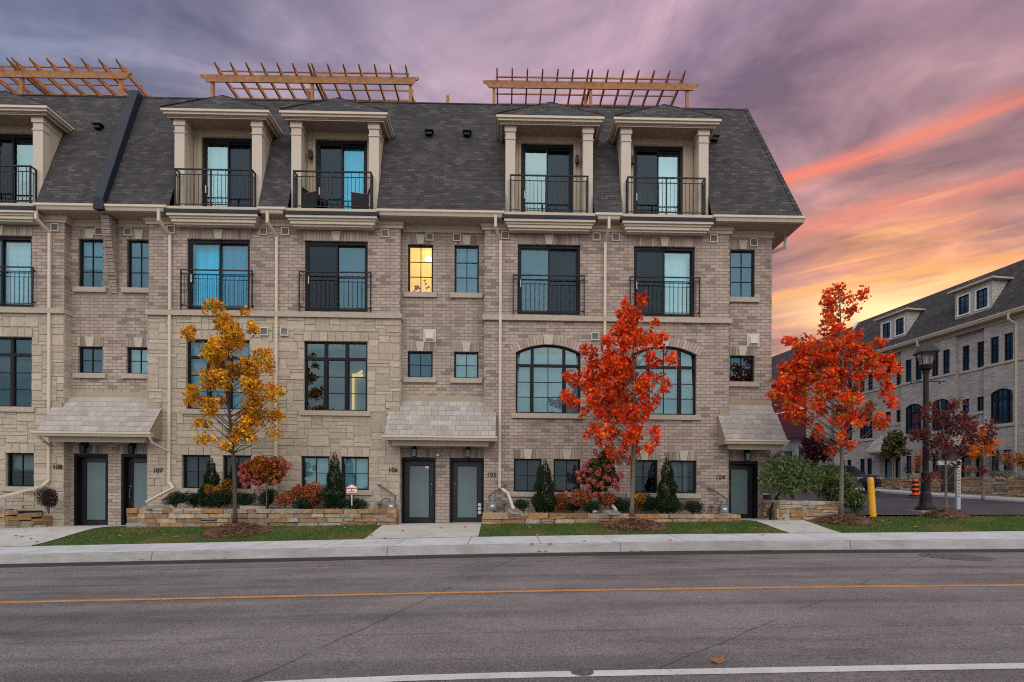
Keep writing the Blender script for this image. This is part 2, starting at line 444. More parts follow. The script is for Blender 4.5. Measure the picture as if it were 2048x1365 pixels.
def g_lawn0(x, y):
    """rises from the walk to the foot of the garden walls, then runs level to the doors"""
    A = smooth_tab(GA, x)
    if y <= 16.5:
        t = max(0, (y-14.8)/1.7); t = .65*t + .35*t*t*(3-2*t)
        return g_walk(x, 14.8)*(1-t) + A*t
    t = min(1, (y-16.5)/1.7)
    return A*(1-t) + smooth_tab(GB, x)*t
def sheet(mb, xs, ys, fz, mi=0):
    for a, b in zip(xs, xs[1:]):
        for c, d in zip(ys, ys[1:]):
            mb.face([(a, c, fz(a, c)), (b, c, fz(b, c)), (b, d, fz(b, d)), (a, d, fz(a, d))], mi)
def rng(a, b, st):
    n = max(1, round((b-a)/st)); return [a+(b-a)*i/n for i in range(n+1)]

# asphalt ----------------------------------------------------------
def asphalt(name, lo, hi, crackamt=1.0):
    m, t = newmat(name)
    g = t.node('ShaderNodeNewGeometry').outputs['Position']
    s = t.node('ShaderNodeSeparateXYZ'); t.l.new(g, s.inputs[0])
    long = t.comb(t.m('MULTIPLY', s.outputs[0], .06), t.m('MULTIPLY', s.outputs[1], .9), 0.0)
    wear = t.noise(long, 1.4, 6, .6, .4)
    blot = t.noise(g, .55, 6, .65, .3)
    grain = t.noise(g, 95, 3, .75)
    spk = t.noise(g, 38, 4, .8)
    c = t.ramp(t.m('ADD', t.m('MULTIPLY', wear, .6), t.m('MULTIPLY', blot, .4)), [(.36, lo), (.60, hi)])
    oil = t.noise(t.comb(t.m('MULTIPLY', s.outputs[0], .35), s.outputs[1], 7.0), 1.1, 6, .7, .6)
    c = t.mix(1.0, c, t.ramp(oil, [(.32, (.72, .71, .72)), (.46, (1, 1, 1)), (.70, (1.10, 1.09, 1.08))]), 'MULTIPLY')
    c = t.mix(1.0, c, t.ramp(grain, [(.30, (.38, .38, .38)), (.5, (1, 1, 1)), (.70, (2.0, 1.9, 1.88))]), 'MULTIPLY')
    c = t.mix(1.0, c, t.ramp(spk, [(.30, (.5, .5, .5)), (.5, (1, 1, 1)), (.70, (1.6, 1.56, 1.52))]), 'MULTIPLY')
    if crackamt:
        # long seams along the lane and a few wandering cracks
        w1 = t.m('MULTIPLY', t.m('SUBTRACT', t.noise(t.comb(t.m('MULTIPLY', s.outputs[0], .8), 2.0, 0.0), 1.0, 5, .65), .5), .25)
        def line(val, wd, brk):
            return t.m('MULTIPLY', t.m('LESS_THAN', t.m('ABSOLUTE', val), wd), t.m('GREATER_THAN', t.noise(g, .9, 3, .6), brk))
        yy = t.m('ADD', s.outputs[1], w1)
        k = line(t.m('SUBTRACT', yy, 5.72), .009, .45)
        k = t.m('MAXIMUM', k, line(t.m('SUBTRACT', yy, 6.9), .005, .50))
        k = t.m('MAXIMUM', k, line(t.m('SUBTRACT', t.m('ADD', s.outputs[1], t.m('ADD', t.m('MULTIPLY', s.outputs[0], -.9), t.m('MULTIPLY', w1, 2.0))), 3.35), .014, .46))
        k = t.m('MAXIMUM', k, line(t.m('SUBTRACT', t.m('ADD', s.outputs[1], t.m('ADD', t.m('MULTIPLY', s.outputs[0], -3.2), t.m('MULTIPLY', w1, 6.0))), 10.9), .06, .40))
        c = t.mix(t.m('MULTIPLY', k, .5*crackamt), c, (.02, .02, .022))
    t.l.new(c, t.p.inputs['Base Color']); t.p.inputs['Roughness'].default_value = .82; t.p.inputs['Specular IOR Level'].default_value = .35
    b = t.node('ShaderNodeBump'); b.inputs['Strength'].default_value = .55; b.inputs['Distance'].default_value = .012
    t.l.new(t.m('ADD', grain, spk), b.inputs['Height']); t.l.new(b.outputs[0], t.p.inputs['Normal'])
    return m
M_road = asphalt('road_asphalt', (.085, .077, .079), (.195, .178, .180))
M_newroad = asphalt('fresh_asphalt', (.022, .02, .026), (.036, .033, .04), 0)
M_lane = asphalt('side_asphalt', (.045, .040, .050), (.07, .062, .076), 0)
def concrete(name, lo, hi, joints=None, jw=.012):
    m, t = newmat(name)
    g = t.node('ShaderNodeNewGeometry').outputs['Position']
    s = t.node('ShaderNodeSeparateXYZ'); t.l.new(g, s.inputs[0])
    c = t.ramp(t.noise(g, .9, 6, .65, .3), [(.3, lo), (.7, hi)])
    c = t.mix(1.0, c, t.ramp(t.noise(g, 60, 4, .7), [(.25, (.84, .84, .84)), (.75, (1.14, 1.14, 1.14))]), 'MULTIPLY')
    st = t.noise(t.comb(t.m('MULTIPLY', s.outputs[0], 1.5), s.outputs[1], t.m('MULTIPLY', s.outputs[2], 9.0)), 1.6, 5, .7)
    c = t.mix(1.0, c, t.ramp(st, [(.3, (.80, .80, .78)), (.55, (1.03, 1.03, 1.03))]), 'MULTIPLY')
    if joints:
        f = t.m('ABSOLUTE', t.m('SUBTRACT', t.m('FRACT', t.m('DIVIDE', s.outputs[0], joints)), .5))
        c = t.mix(t.m('MULTIPLY', t.m('LESS_THAN', f, jw/joints), .75), c, (.07, .07, .07))
    t.l.new(c, t.p.inputs['Base Color']); t.p.inputs['Roughness'].default_value = .8; t.p.inputs['Specular IOR Level'].default_value = .3
    b = t.node('ShaderNodeBump'); b.inputs['Strength'].default_value = .25; b.inputs['Distance'].default_value = .01
    t.l.new(t.noise(g, 70, 4, .7), b.inputs['Height']); t.l.new(b.outputs[0], t.p.inputs['Normal'])
    return m
M_walk = concrete('sidewalk_concrete', (.44, .46, .49), (.53, .55, .58), 1.75)
M_kerb = concrete('kerb_concrete', (.24, .235, .225), (.36, .355, .35), 5.4)
M_path = concrete('path_concrete', (.37, .365, .345), (.45, .44, .42))
M_soil, _t = newmat('lawn_soil')
_g = _t.node('ShaderNodeNewGeometry').outputs['Position']
_c = _t.ramp(_t.noise(_g, 1.3, 6, .7), [(.3, (.04, .07, .016)), (.56, (.06, .095, .022)), (.72, (.15, .105, .045))])
_c = _t.mix(1.0, _c, _t.ramp(_t.noise(_g, 45, 4, .8), [(.25, (.5, .5, .5)), (.75, (1.5, 1.5, 1.5))]), 'MULTIPLY')
_t.l.new(_c, _t.p.inputs['Base Color']); _t.p.inputs['Roughness'].default_value = .95

xs = [-300, -150] + rng(-80, -20, 6) + rng(-18, 18, .75) + rng(20, 80, 6) + [150, 300]
mb = MB(); sheet(mb, xs, [-200, -60, -20, -8, 0, 3, 6, 9, 11.85], lambda x, y: g_road(x) - (0 if y > -9 else .0)); struct('road', mb, M_road)
mb = MB(); sheet(mb, xs, [11.85, 12.48], lambda x, y: g_road(x)-.004); struct('asphalt_patch', mb, M_newroad)
mb = MB()
sheet(mb, xs, [12.48, 12.735], lambda x, y: g_road(x)+(.004 if y < 12.5 else -.012))
def kz(x, y): return g_walk(x, y)
for a, b in zip(xs, xs[1:]):
    mb.face([(a, 12.735, g_road(a)-.012), (b, 12.735, g_road(b)-.012), (b, 12.775, kz(b, 12.8)-.02), (a, 12.775, kz(a, 12.8)-.02)])
    mb.face([(a, 12.775, kz(a, 12.8)-.02), (b, 12.775, kz(b, 12.8)-.02), (b, 12.81, kz(b, 12.8)), (a, 12.81, kz(a, 12.8))])
    mb.face([(a, 12.81, kz(a, 12.8)), (b, 12.81, kz(b, 12.8)), (b, 12.93, kz(b, 12.8)), (a, 12.93, kz(a, 12.8))])
struct('kerb', mb, M_kerb)
mb = MB(); sheet(mb, xs, [12.93, 13.8, 14.8], g_walk); struct('sidewalk', mb, M_walk)
mb = MB(); sheet(mb, xs, [14.8, 15.2, 15.6, 16, 16.25, 16.5, 16.8, 17.2, 17.8, 18.4, 22, 26, 30, 34, 40, 60, 120, 300], lambda x, y: g_lawn(x, y)-.012); struct('lawn', mb, M_soil)
# road markings
def markmat(name, col, worn):
    m, t = newmat(name)
    g = t.node('ShaderNodeNewGeometry').outputs['Position']
    c = t.ramp(t.noise(g, 30, 5, .8), [(worn-.06, (.09, .085, .085)), (worn+.05, col)])
    c = t.mix(1.0, c, t.ramp(t.noise(g, 2, 4, .6), [(.3, (.82, .82, .82)), (.7, (1.1, 1.1, 1.1))]), 'MULTIPLY')
    t.l.new(c, t.p.inputs['Base Color']); t.p.inputs['Roughness'].default_value = .7
    return m
M_yline = markmat('yellow_road_paint', (.56, .24, .055), .43)
M_wline = markmat('white_road_paint', (.55, .54, .53), .38)
M_fline = markmat('faded_road_paint', (.36, .35, .34), .52)
def stripe(name, y, wd, m, x0=-60, x1=60, slope=0.0, bend=0.0):
    mb = MB()
    xx = [x for x in xs if x0 <= x <= x1]
    for a, b in zip(xx, xx[1:]):
        ya, yb = (y+slope*q-(bend*min(4, -q)**2 if q < 0 else 0) for q in (a, b))
        mb.face([(a, ya-wd/2, g_road(a)+.004), (b, yb-wd/2, g_road(b)+.004), (b, yb+wd/2, g_road(b)+.004), (a, ya+wd/2, g_road(a)+.004)])
    struct(name, mb, m)
stripe('centre_line', 7.93, .125, M_yline)
stripe('edge_line', 4.40, .135, M_wline, slope=.004, bend=.022)
stripe('faded_line', 11.1, .06, M_fline)
# paths to the doors
def quadpath(name, p):       # front-left, front-right, back-right, back-left (x, y)
    mb = MB(); n = 10; mcols = 6
    def pt(i, j):
        t = j/n; s_ = i/mcols
        xa = p[0][0]+(p[3][0]-p[0][0])*t; xb = p[1][0]+(p[2][0]-p[1][0])*t
        ya = p[0][1]+(p[3][1]-p[0][1])*t; yb = p[1][1]+(p[2][1]-p[1][1])*t
        x = xa+(xb-xa)*s_; y = ya+(yb-ya)*s_
        return (x, y, g_lawn(x, y)+.008)
    for i in range(mcols):
        for j in range(n):
            mb.face([pt(i, j), pt(i+1, j), pt(i+1, j+1), pt(i, j+1)])
    struct(name, mb, M_path)
quadpath('path', [(-15.6, 14.8), (-12.6, 14.8), (-11.3, 18.6), (-14.3, 18.6)])
quadpath('path', [(-3.75, 14.8), (-.70, 14.8), (-.66, 18.6), (-3.45, 18.6)])
quadpath('path', [(7.75, 14.8), (9.15, 14.8), (8.75, 18.6), (7.3, 18.6)])
# side street behind the corner
mb = MB()
def lane_x1(y): return 22.55-.141*(y-27.1)
def lane_x0(y): return 9.9 + max(0, 17.6-y)*1.5
ys = [16.85, 17.4, 18, 20, 24, 27, 32, 40, 60, 90]
for a, b in zip(ys, ys[1:]):
    n = 8
    for i in range(n):
        def q(k, y):
            x = lane_x0(y)+(lane_x1(y)-lane_x0(y))*k/n
            return (x, y, g_lane(x, y)+.03)
        mb.face([q(i, a), q(i+1, a), q(i+1, b), q(i, b)])
mb.face([(22.5, 16.85, g_lane(22, 16.85)+.03), (60, 16.85, g_lane(40, 16.85)+.03), (60, 21.4, g_lane(40, 21.4)+.03), (22.5, 21.4, g_lane(22, 21.4)+.03)])
struct('side_street', mb, M_lane)
mb = MB()
for a, b in zip(ys[3:], ys[4:]):
    for i in range(1):
        z0, z1 = g_lane(20, a), g_lane(20, b)
        xa, xb = lane_x1(a), lane_x1(b)
        mb.face([(xa, a, z0+.03), (xa, a, z0+.14), (xb, b, z1+.14), (xb, b, z1+.03)])
        mb.face([(xa, a, z0+.14), (xa+1.6, a, z0+.16), (xb+1.6, b, z1+.16), (xb, b, z1+.14)])
struct('side_sidewalk', mb, M_walk)

# ================================================================== the row of townhouses
ROW = thing('townhouse_row', 'four storey taupe brick and limestone townhouse row with dark mansard roof, facing the street', 'building', (0, 18, 0), shear=True)
YB, YR = 18.0, 18.27          # bay fronts, recesses
Z_BAND0, Z_BAND1 = 6.955, 7.13
XL, XR = -19.2, 8.92
SL = [(-17.35, -15.31), (-10.32, -8.30), (-6.52, -4.48), (.41, 2.46), (4.23, 6.24)]      # sliding doors, third storey
SM = [(-14.02, -13.22), (-12.44, -11.63), (-3.22, -2.39), (-1.68, -.87), (7.52, 8.35)]   # small windows
BG = [(-17.35, -15.29), (-10.33, -8.30), (-6.53, -4.48)]                                  # big windows in stone
AR = [(.36, 2.49), (4.20, 6.30)]                                                          # arched windows
W1 = [(-18.0, -17.1), (-16.10, -15.21), (-10.45, -9.55), (-9.14, -8.24), (-6.61, -5.70), (-5.32, -4.42), (.31, 1.22), (1.61, 2.49), (4.14, 5.03), (5.44, 6.32)]
DR = [(-14.15, -13.03), (-12.61, -11.56), (-3.43, -2.28), (-1.82, -.68), (7.42, 8.48)]    # entrance doors
SLZ, SM3Z, SM2Z, BGZ, W1Z = (7.17, 9.46), (7.92, 9.52), (5.10, 5.98), (3.93, 6.19), (1.36, 2.44)
ARZ = (3.93, 5.92, 6.19)
DRTOP = 2.46
def wall_grid(mb, x0, x1, z0, z1, Y, ops, dep=.11, mi=0, yf=None, rmi=None):
    """a wall sheet with openings (x0,x1,z0,z1) and their reveals"""
    yf = yf or (lambda z: Y)
    rmi = mi if rmi is None else rmi
    ops = [(max(a, x0), min(b, x1), max(c, z0), min(d, z1)) for a, b, c, d in ops if b > x0 and a < x1 and d > z0 and c < z1]
    X = sorted({x0, x1, *[o[0] for o in ops], *[o[1] for o in ops]}); Z = sorted({z0, z1, *[o[2] for o in ops], *[o[3] for o in ops]})
    for a, b in zip(X, X[1:]):
        for c, d in zip(Z, Z[1:]):
            xm, zm = (a+b)/2, (c+d)/2
            if any(o[0] < xm < o[1] and o[2] < zm < o[3] for o in ops): continue
            mb.face([(a, yf(c), c), (b, yf(c), c), (b, yf(d), d), (a, yf(d), d)], mi)
    if dep:
        for a, b, c, d in ops:
            mb.face([(a, yf(c), c), (a, yf(d), d), (a, yf(d)+dep, d), (a, yf(c)+dep, c)], rmi)
            mb.face([(b, yf(d), d), (b, yf(c), c), (b, yf(c)+dep, c), (b, yf(d)+dep, d)], rmi)
            mb.face([(a, yf(c), c), (a, yf(c)+dep, c), (b, yf(c)+dep, c), (b, yf(c), c)], rmi)
            mb.face([(a, yf(d), d), (b, yf(d), d), (b, yf(d)+dep, d), (a, yf(d)+dep, d)], rmi)
def arc_pts(x0, x1, zs, zc, n=12):
    c = (x1-x0)/2; h = zc-zs; r = (c*c+h*h)/(2*h); xm = (x0+x1)/2; z0 = zc-r
    a = math.asin(c/r)
    return [(xm+r*math.sin(-a+2*a*i/n), z0+r*math.cos(-a+2*a*i/n)) for i in range(n+1)], (xm, z0, r, a)
def spandrel(mb, x0, x1, zs, zc, Y, dep=.11, mi=0):
    pts, _ = arc_pts(x0, x1, zs, zc)
    for p, q in zip(pts, pts[1:]):
        mb.face([(p[0], Y, p[1]), (q[0], Y, q[1]), (q[0], Y, zc), (p[0], Y, zc)], mi)
        mb.face([(p[0], Y, p[1]), (p[0], Y+dep, p[1]), (q[0], Y+dep, q[1]), (q[0], Y, q[1])], mi)
Z0, ZT = -.6, 10.14
mb = MB()
slo = [(a, b, *SLZ) for a, b in SL]; smo = [(a, b, *SM3Z) for a, b in SM] + [(a, b, *SM2Z) for a, b in SM]
w1o = [(a, b, *W1Z) for a, b in W1]; bgo = [(a, b, *BGZ) for a, b in BG]; aro = [(a, b, ARZ[0], ARZ[2]) for a, b in AR]
dro = [(a, b, Z0, DRTOP) for a, b in DR]
for x0, x1 in ((XL, -14.26), (-11.56, -3.42)):
    wall_grid(mb, x0, x1, Z_BAND0, ZT, YB, slo)
wall_grid(mb, -.67, 7.38, Z0, ZT, YB, slo+w1o+aro)
for a, b in AR: spandrel(mb, a, b, ARZ[1], ARZ[2], YB)
for x0, x1 in ((-14.26, -11.56), (-3.42, -.67), (7.38, XR)):
    wall_grid(mb, x0, x1, 2.75, ZT, YR, smo)
    wall_grid(mb, x0, x1, Z0, 2.75, YR, dro, .30)
for x in (-14.26, -11.56, -3.42, -.67, 7.38):
    z0 = Z_BAND0 if x < -1 else Z0
    mb.face([(x, YB, z0), (x, YR, z0), (x, YR, ZT), (x, YB, ZT)])
mb.face([(XR, YR, Z0), (XR, 29, Z0), (XR, 29, ZT), (XR, YR, ZT)])
mb.face([(XL, 29, Z0), (XL, YB, Z0), (XL, YB, ZT), (XL, 29, ZT)])
mb.face([(XR, 29, Z0), (XL, 29, Z0), (XL, 29, ZT), (XR, 29, ZT)])
mb.build('brick_wall', M_brick, ROW)
# rooms behind the windows: floors and a dim back wall
mb = MB()
for z in (.0, 3.2, 6.75, 10.1): mb.box(XL+.05, XR-.05, 18.75, 22.4, z-.12, z)
mb.box(XL+.05, XR-.05, 22.4, 22.5, -.3, 14.3)
for x in (-12.83, -7.4, -2.05, 3.3): mb.box(x-.1, x+.1, 18.75, 22.4, .0, 10.0)
mb.build('interior', M_room, ROW)
# brick corbel carrying the party wall
mb = MB(); n = 22
for k in range(n):
    z = 10.08-k*.1065; y = 17.80+.45*(k/n)
    sh = -.005*(k % 2)
    mb.box(-12.95+sh, -12.71+sh, y, YR, z-.098, z)
mb.build('brick_corbel', M_brick, ROW)

# limestone ashlar ---------------------------------------------------------
ST = [(.435, .375, .30), (.46, .40, .32), (.425, .365, .29), (.45, .385, .308), (.41, .355, .285), (.475, .42, .345), (.40, .345, .28)]
def ashlar(mb, x0, x1, z0, z1, Y, ops, unit=(.115, .112)):
    nx = round((x1-x0)/unit[0]); nz = round((z1-z0)/unit[1]); ux = (x1-x0)/nx; uz = (z1-z0)/nz
    occ = [[False]*nz for _ in range(nx)]
    for i in range(nx):
        for k in range(nz):
            xm, zm = x0+(i+.5)*ux, z0+(k+.5)*uz
            if any(o[0] < xm < o[1] and o[2] < zm < o[3] for o in ops): occ[i][k] = True
    g = .007
    for k in range(nz):
        i = 0
        while i < nx:
            if occ[i][k]: i += 1; continue
            h = random.choices((1, 2, 3), (.30, .52, .18))[0]; wd = random.choices((2, 3, 4, 5, 6, 7), (.16, .24, .22, .18, .12, .08))[0]
            if h == 3: wd = min(wd, 5)
            if h == 1: wd = max(wd, 3)
            w_ = 0
            while w_ < wd and i+w_ < nx and not occ[i+w_][k]: w_ += 1
            hh = 1
            while hh < h and k+hh < nz and all(not occ[i+q][k+hh] for q in range(w_)): hh += 1
            # no one-unit leftovers
            if i+w_ < nx and not occ[i+w_][k] and (i+w_+1 >= nx or occ[i+w_+1][k]) and all(not occ[i+w_][k+q] for q in range(hh)): w_ += 1
            for q in range(w_):
                for r in range(hh): occ[i+q][k+r] = True
            a, b, c, d = x0+i*ux, x0+(i+w_)*ux, z0+k*uz, z0+(k+hh)*uz
            for o in ops:
                if c < o[3]-.01 and d > o[2]+.01:
                    if abs(b-o[0]) < ux: b = o[0]
                    if abs(a-o[1]) < ux: a = o[1]
                if a < o[1]-.01 and b > o[0]+.01:
                    if abs(d-o[2]) < uz: d = o[2]
                    if abs(c-o[3]) < uz: c = o[3]
            if b-a < .03 or d-c < .03: i += w_; continue
            p = random.uniform(.010, .024); e = .008
            col = jit(random.choice(ST), .07)
            A = [(a+g/2, Y+.004, c+g/2), (b-g/2, Y+.004, c+g/2), (b-g/2, Y+.004, d-g/2), (a+g/2, Y+.004, d-g/2)]
            tl = [random.uniform(-.006, .006) for _ in range(4)]
            B = [(a+g/2+e, Y-p+tl[0], c+g/2+e), (b-g/2-e, Y-p+tl[1], c+g/2+e), (b-g/2-e, Y-p+tl[2], d-g/2-e), (a+g/2+e, Y-p+tl[3], d-g/2-e)]
            mb.face(B, 1, col)
            for q in range(4):
                r = (q+1) % 4
                mb.face([A[q], A[r], B[r], B[q]], 1, col)
            i += w_
mb = MB()
for x0, x1 in ((XL, -14.26), (-11.56, -3.42)):
    ops = w1o+bgo
    wall_grid(mb, x0, x1, Z0, Z_BAND0, YB, ops)
    lop = []
    for a, b, c, d in ops: lop.append((a-.03, b+.03, d, d+.33))     # room for the lintels
    ashlar(mb, x0, x1, Z0, Z_BAND0, YB, ops+lop)
z = Z0
while z < Z_BAND0-.05:
    h = min(random.choice((.11, .22, .33)), Z_BAND0-z)
    for x, s_ in ((-14.26, 1), (-11.56, -1), (-3.42, 1)):
        mb.box(x-.003 if s_ > 0 else x-.018, x+.018 if s_ > 0 else x+.003, YB-.015, YR, z+.004, z+h-.004, 1, jit(random.choice(ST), .12))
    z += h
mb.build('stone_wall', [M_mortar, M_stone], ROW)

# string course, frieze, soffit, gutters ------------------------------------
for x0, x1 in ((XL, -14.21), (-11.61, -3.36), (-.73, 7.44)):
    mb = MB(); xx = x0
    while xx < x1-.01:
        nx_ = min(x1, xx+random.uniform(.8, 1.3))
        mb.box(xx, nx_, YB-.085-random.uniform(0, .008), YB+.0, Z_BAND0, Z_BAND1-random.uniform(0, .012)); xx = nx_
    for x, s_ in ((x0, -1), (x1, 1)):
        if x > XL: mb.box(min(x, x-s_*.055), max(x, x-s_*.055)+.002, YB-.0, YR-.002, Z_BAND0+.002, Z_BAND1-.016)
    mb.build('string_course', M_sill, ROW)
mb = MB()
for x0, x1 in ((-14.24, -12.97), (-12.69, -11.58), (-3.40, -.69), (7.40, XR+.05)):
    mb.box(x0, x1, YR-.045, YR-.002, 9.91, 10.12)
    mb.box(x0, x1, YR-.075, YR-.046, 10.03, 10.118)
for x0, x1 in ((XL, -14.22), (-11.60, -3.38), (-.71, 7.42)):
    mb.box(x0, x1, YB-.045, YB-.002, 9.90, 10.12)
    mb.box(x0-.03, x1+.03, YB-.085, YB-.046, 10.0, 10.118)
    for x in (x0-.04, x1-.0): mb.box(x, x+.04, YB-.045, YR, 9.90, 10.12)
    for x in (x0-.085, x1+.04): mb.box(x, x+.045, YB-.085, YR-.08, 10.0, 10.119)
mb.box(XR+.002, XR+.05, YR, 29, 9.91, 10.12)
mb.build('frieze', M_trim, ROW)
mb = MB()
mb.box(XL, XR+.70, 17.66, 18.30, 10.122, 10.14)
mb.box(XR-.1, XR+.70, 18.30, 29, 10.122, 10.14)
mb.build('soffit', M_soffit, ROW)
DX = [(-17.75, -14.92), (-10.71, -7.90), (-6.95, -4.12), (0.0, 2.86), (3.79, 6.66)]      # dormers, outer faces of their posts
def gutter(mb, x0, x1, y, z0, z1):
    h = z1-z0
    pr = [(y+.12, z0), (y+.03, z0), (y+.0, z0+h*.45), (y-.035, z0+h*.62), (y-.035, z1), (y+.0, z1), (y+.12, z1-.01)]
    mb.prism(pr, x0, x1, axis='x')
for x0, x1 in ((XL, -17.8), (-14.90, -12.97), (-12.69, -10.74), (-7.86, -6.98), (-4.09, -.03), (2.89, 3.76), (6.69, XR+.735)):
    mb = MB(); gutter(mb, x0, x1, 17.585, 10.145, 10.325)
    if x1 > XR: mb.box(XR+.62, XR+.735, 17.72, 29, 10.145, 10.32)
    mb.build('gutter', M_gutter, ROW)
# downpipes
def pipe_path(mb, pts, w_=.085):
    for p, q in zip(pts, pts[1:]):
        p, q = Vector(p), Vector(q); d = (q-p).normalized()
        s_ = Vector((1, 0, 0)) if abs(d.x) < .7 else Vector((0, 0, 1)); t_ = d.cross(s_).normalized(); s_ = t_.cross(d).normalized()
        a, b = s_*w_/2, t_*w_*.38
        p2, q2 = p-d*.02, q+d*.02
        mb.hexa([p2-a-b, p2+a-b, p2+a+b, p2-a+b, q2-a-b, q2+a-b, q2+a+b, q2-a+b])
def downpipe(x, low):
    mb = MB(); y = YB-.055
    pipe_path(mb, [(x-.16 if x < 3 else x+.06, 17.62, 10.2), (x-.16 if x < 3 else x+.06, 17.62, 9.85), (x, y, 9.55), (x, y, low[0][2])])
    pipe_path(mb, [(x, y, low[0][2])] + low[1:])
    mb.build('downpipe', M_gutter, ROW)
downpipe(-14.69, [(0, 0, 1.55), (-14.78, 17.80, 1.38), (-15.9, 17.35, .98)])
downpipe(-10.84, [(0, 0, 1.55), (-10.62, 17.80, 1.36), (-10.95, 17.0, .93)])
downpipe(-7.41, [(0, 0, 1.3), (-7.41, 17.9, 1.0)])
downpipe(-.15, [(0, 0, 1.50), (.12, 17.75, 1.30), (.28, 16.95, .84)])
downpipe(3.27, [(0, 0, 1.35), (3.30, 17.8, 1.2), (3.45, 16.95, .83)])
mb = MB(); pipe_path(mb, [(XR+.62, 18.6, 10.15), (XR+.62, 18.6, 9.78), (XR+.1, 18.75, 9.6), (XR+.05, 18.75, 9.5), (XR+.05, 18.75, .5)]); mb.build('downpipe', M_gutter, ROW)

# ------------------------------------------------------------------ windows
def lintel_bricks(mb, x0, x1, z0, h, Y, key=True, stone=False):
    xm = (x0+x1)/2; kw = .13; n = max(2, round((xm-kw-x0)/(.105 if not stone else .24)))
    cols = BR if not stone else ST
    if not key and not stone: n = round((x1-x0)/.105)
    spans = [(x0, xm-kw), (xm+kw, x1)] if key else [(x0, x1)]
    for a, b in spans:
        nn = max(1, round((b-a)/(.105 if not stone else random.uniform(.21, .27))))
        w_ = (b-a)/nn
        for i in range(nn):
            c = random.choice(cols)
            if not stone: k_ = random.uniform(.72, .98); c = tuple(v_*k_ for v_ in c)
            pr = random.uniform(.008, .014) if not stone else random.uniform(.018, .034)
            mb.box(a+i*w_+.007, a+(i+1)*w_-.007, Y-pr, Y+.003, z0+.004, z0+h-.004-(random.uniform(0, .03) if stone else 0), 0, jit(c, .08))
    if key:
        c = (.40, .35, .28)
        c = (.47, .43, .36); mb.prism([(xm-kw+.03, z0-.005), (xm+kw-.03, z0-.005), (xm+kw+.02, z0+h+.01), (xm-kw-.02, z0+h+.01)], Y-.045, Y+.003, 0, c)
def window(root, x0, x1, z0, z1, Y, cols=2, rows=2, dep=.11, glass=None, sill=True, lintel='brick', curtain=None, name='window', fw=.055, lh=.30, key=True):
    mb = MB(); yo = Y+dep-.035; fd = .075
    mb.box(x0, x0+fw, yo, yo+fd, z0, z1); mb.box(x1-fw, x1, yo, yo+fd, z0, z1)
    mb.box(x0+fw, x1-fw, yo, yo+fd, z1-fw, z1); mb.box(x0+fw, x1-fw, yo, yo+fd, z0, z0+fw*.9)
    f = mb.build(name, M_black, root)
    mb = MB(); iw = x1-x0-2*fw; ih = z1-z0-2*fw
    for i in range(1, cols): mb.box(x0+fw+iw*i/cols-.012, x0+fw+iw*i/cols+.012, yo+.016, yo+.05, z0+fw*.9, z1-fw)
    for k in range(1, rows): mb.box(x0+fw, x1-fw, yo+.019, yo+.047, z0+fw+ih*k/rows-.011, z0+fw+ih*k/rows+.011)
    mb.build('glazing_bars', M_black, f)
    mb = MB(); mb.face([(x0+fw, yo+.04, z0+fw*.9), (x1-fw, yo+.04, z0+fw*.9), (x1-fw, yo+.04, z1-fw), (x0+fw, yo+.04, z1-fw)])
    mb.build('pane', glass or M_glass, f)
    if sill:
        mb = MB(); mb.box(x0-.13, x1+.13, Y-.075, Y+dep, z0-.16, z0-.0); mb.build('sill', M_sill, f)
    if lintel:
        mb = MB(); lintel_bricks(mb, x0-.03, x1+.03, z1+.005, lh, Y, key and lintel == 'brick', lintel == 'stone'); mb.build('lintel', M_stone if lintel == 'stone' else M_soldier, f)
    if curtain: add_curtain(f, x0+fw, x1-fw, z0, z1-fw, yo+.16, curtain)
    return f
def add_curtain(f, x0, x1, z0, z1, y, spec):
    """spec: (material, lower end 0..1, left 0..1, right 1, folds)"""
    m, lo, l, r, folds = spec
    zb = z0+(z1-z0)*lo; a = x0+(x1-x0)*l; b = x0+(x1-x0)*r
    mb = MB()
    if folds:
        n = max(6, int((b-a)/.035)); pts = [(a+(b-a)*i/n, y+.03*math.sin(i*1.25+math.sin(i*.7))) for i in range(n+1)]
        for p, q in zip(pts, pts[1:]): mb.face([(p[0], p[1], zb), (q[0], q[1], zb), (q[0], q[1], z1), (p[0], p[1], z1)])
    else: mb.box(a, b, y, y+.01, zb, z1)
    mb.build('curtain', m, f, smooth=bool(folds))
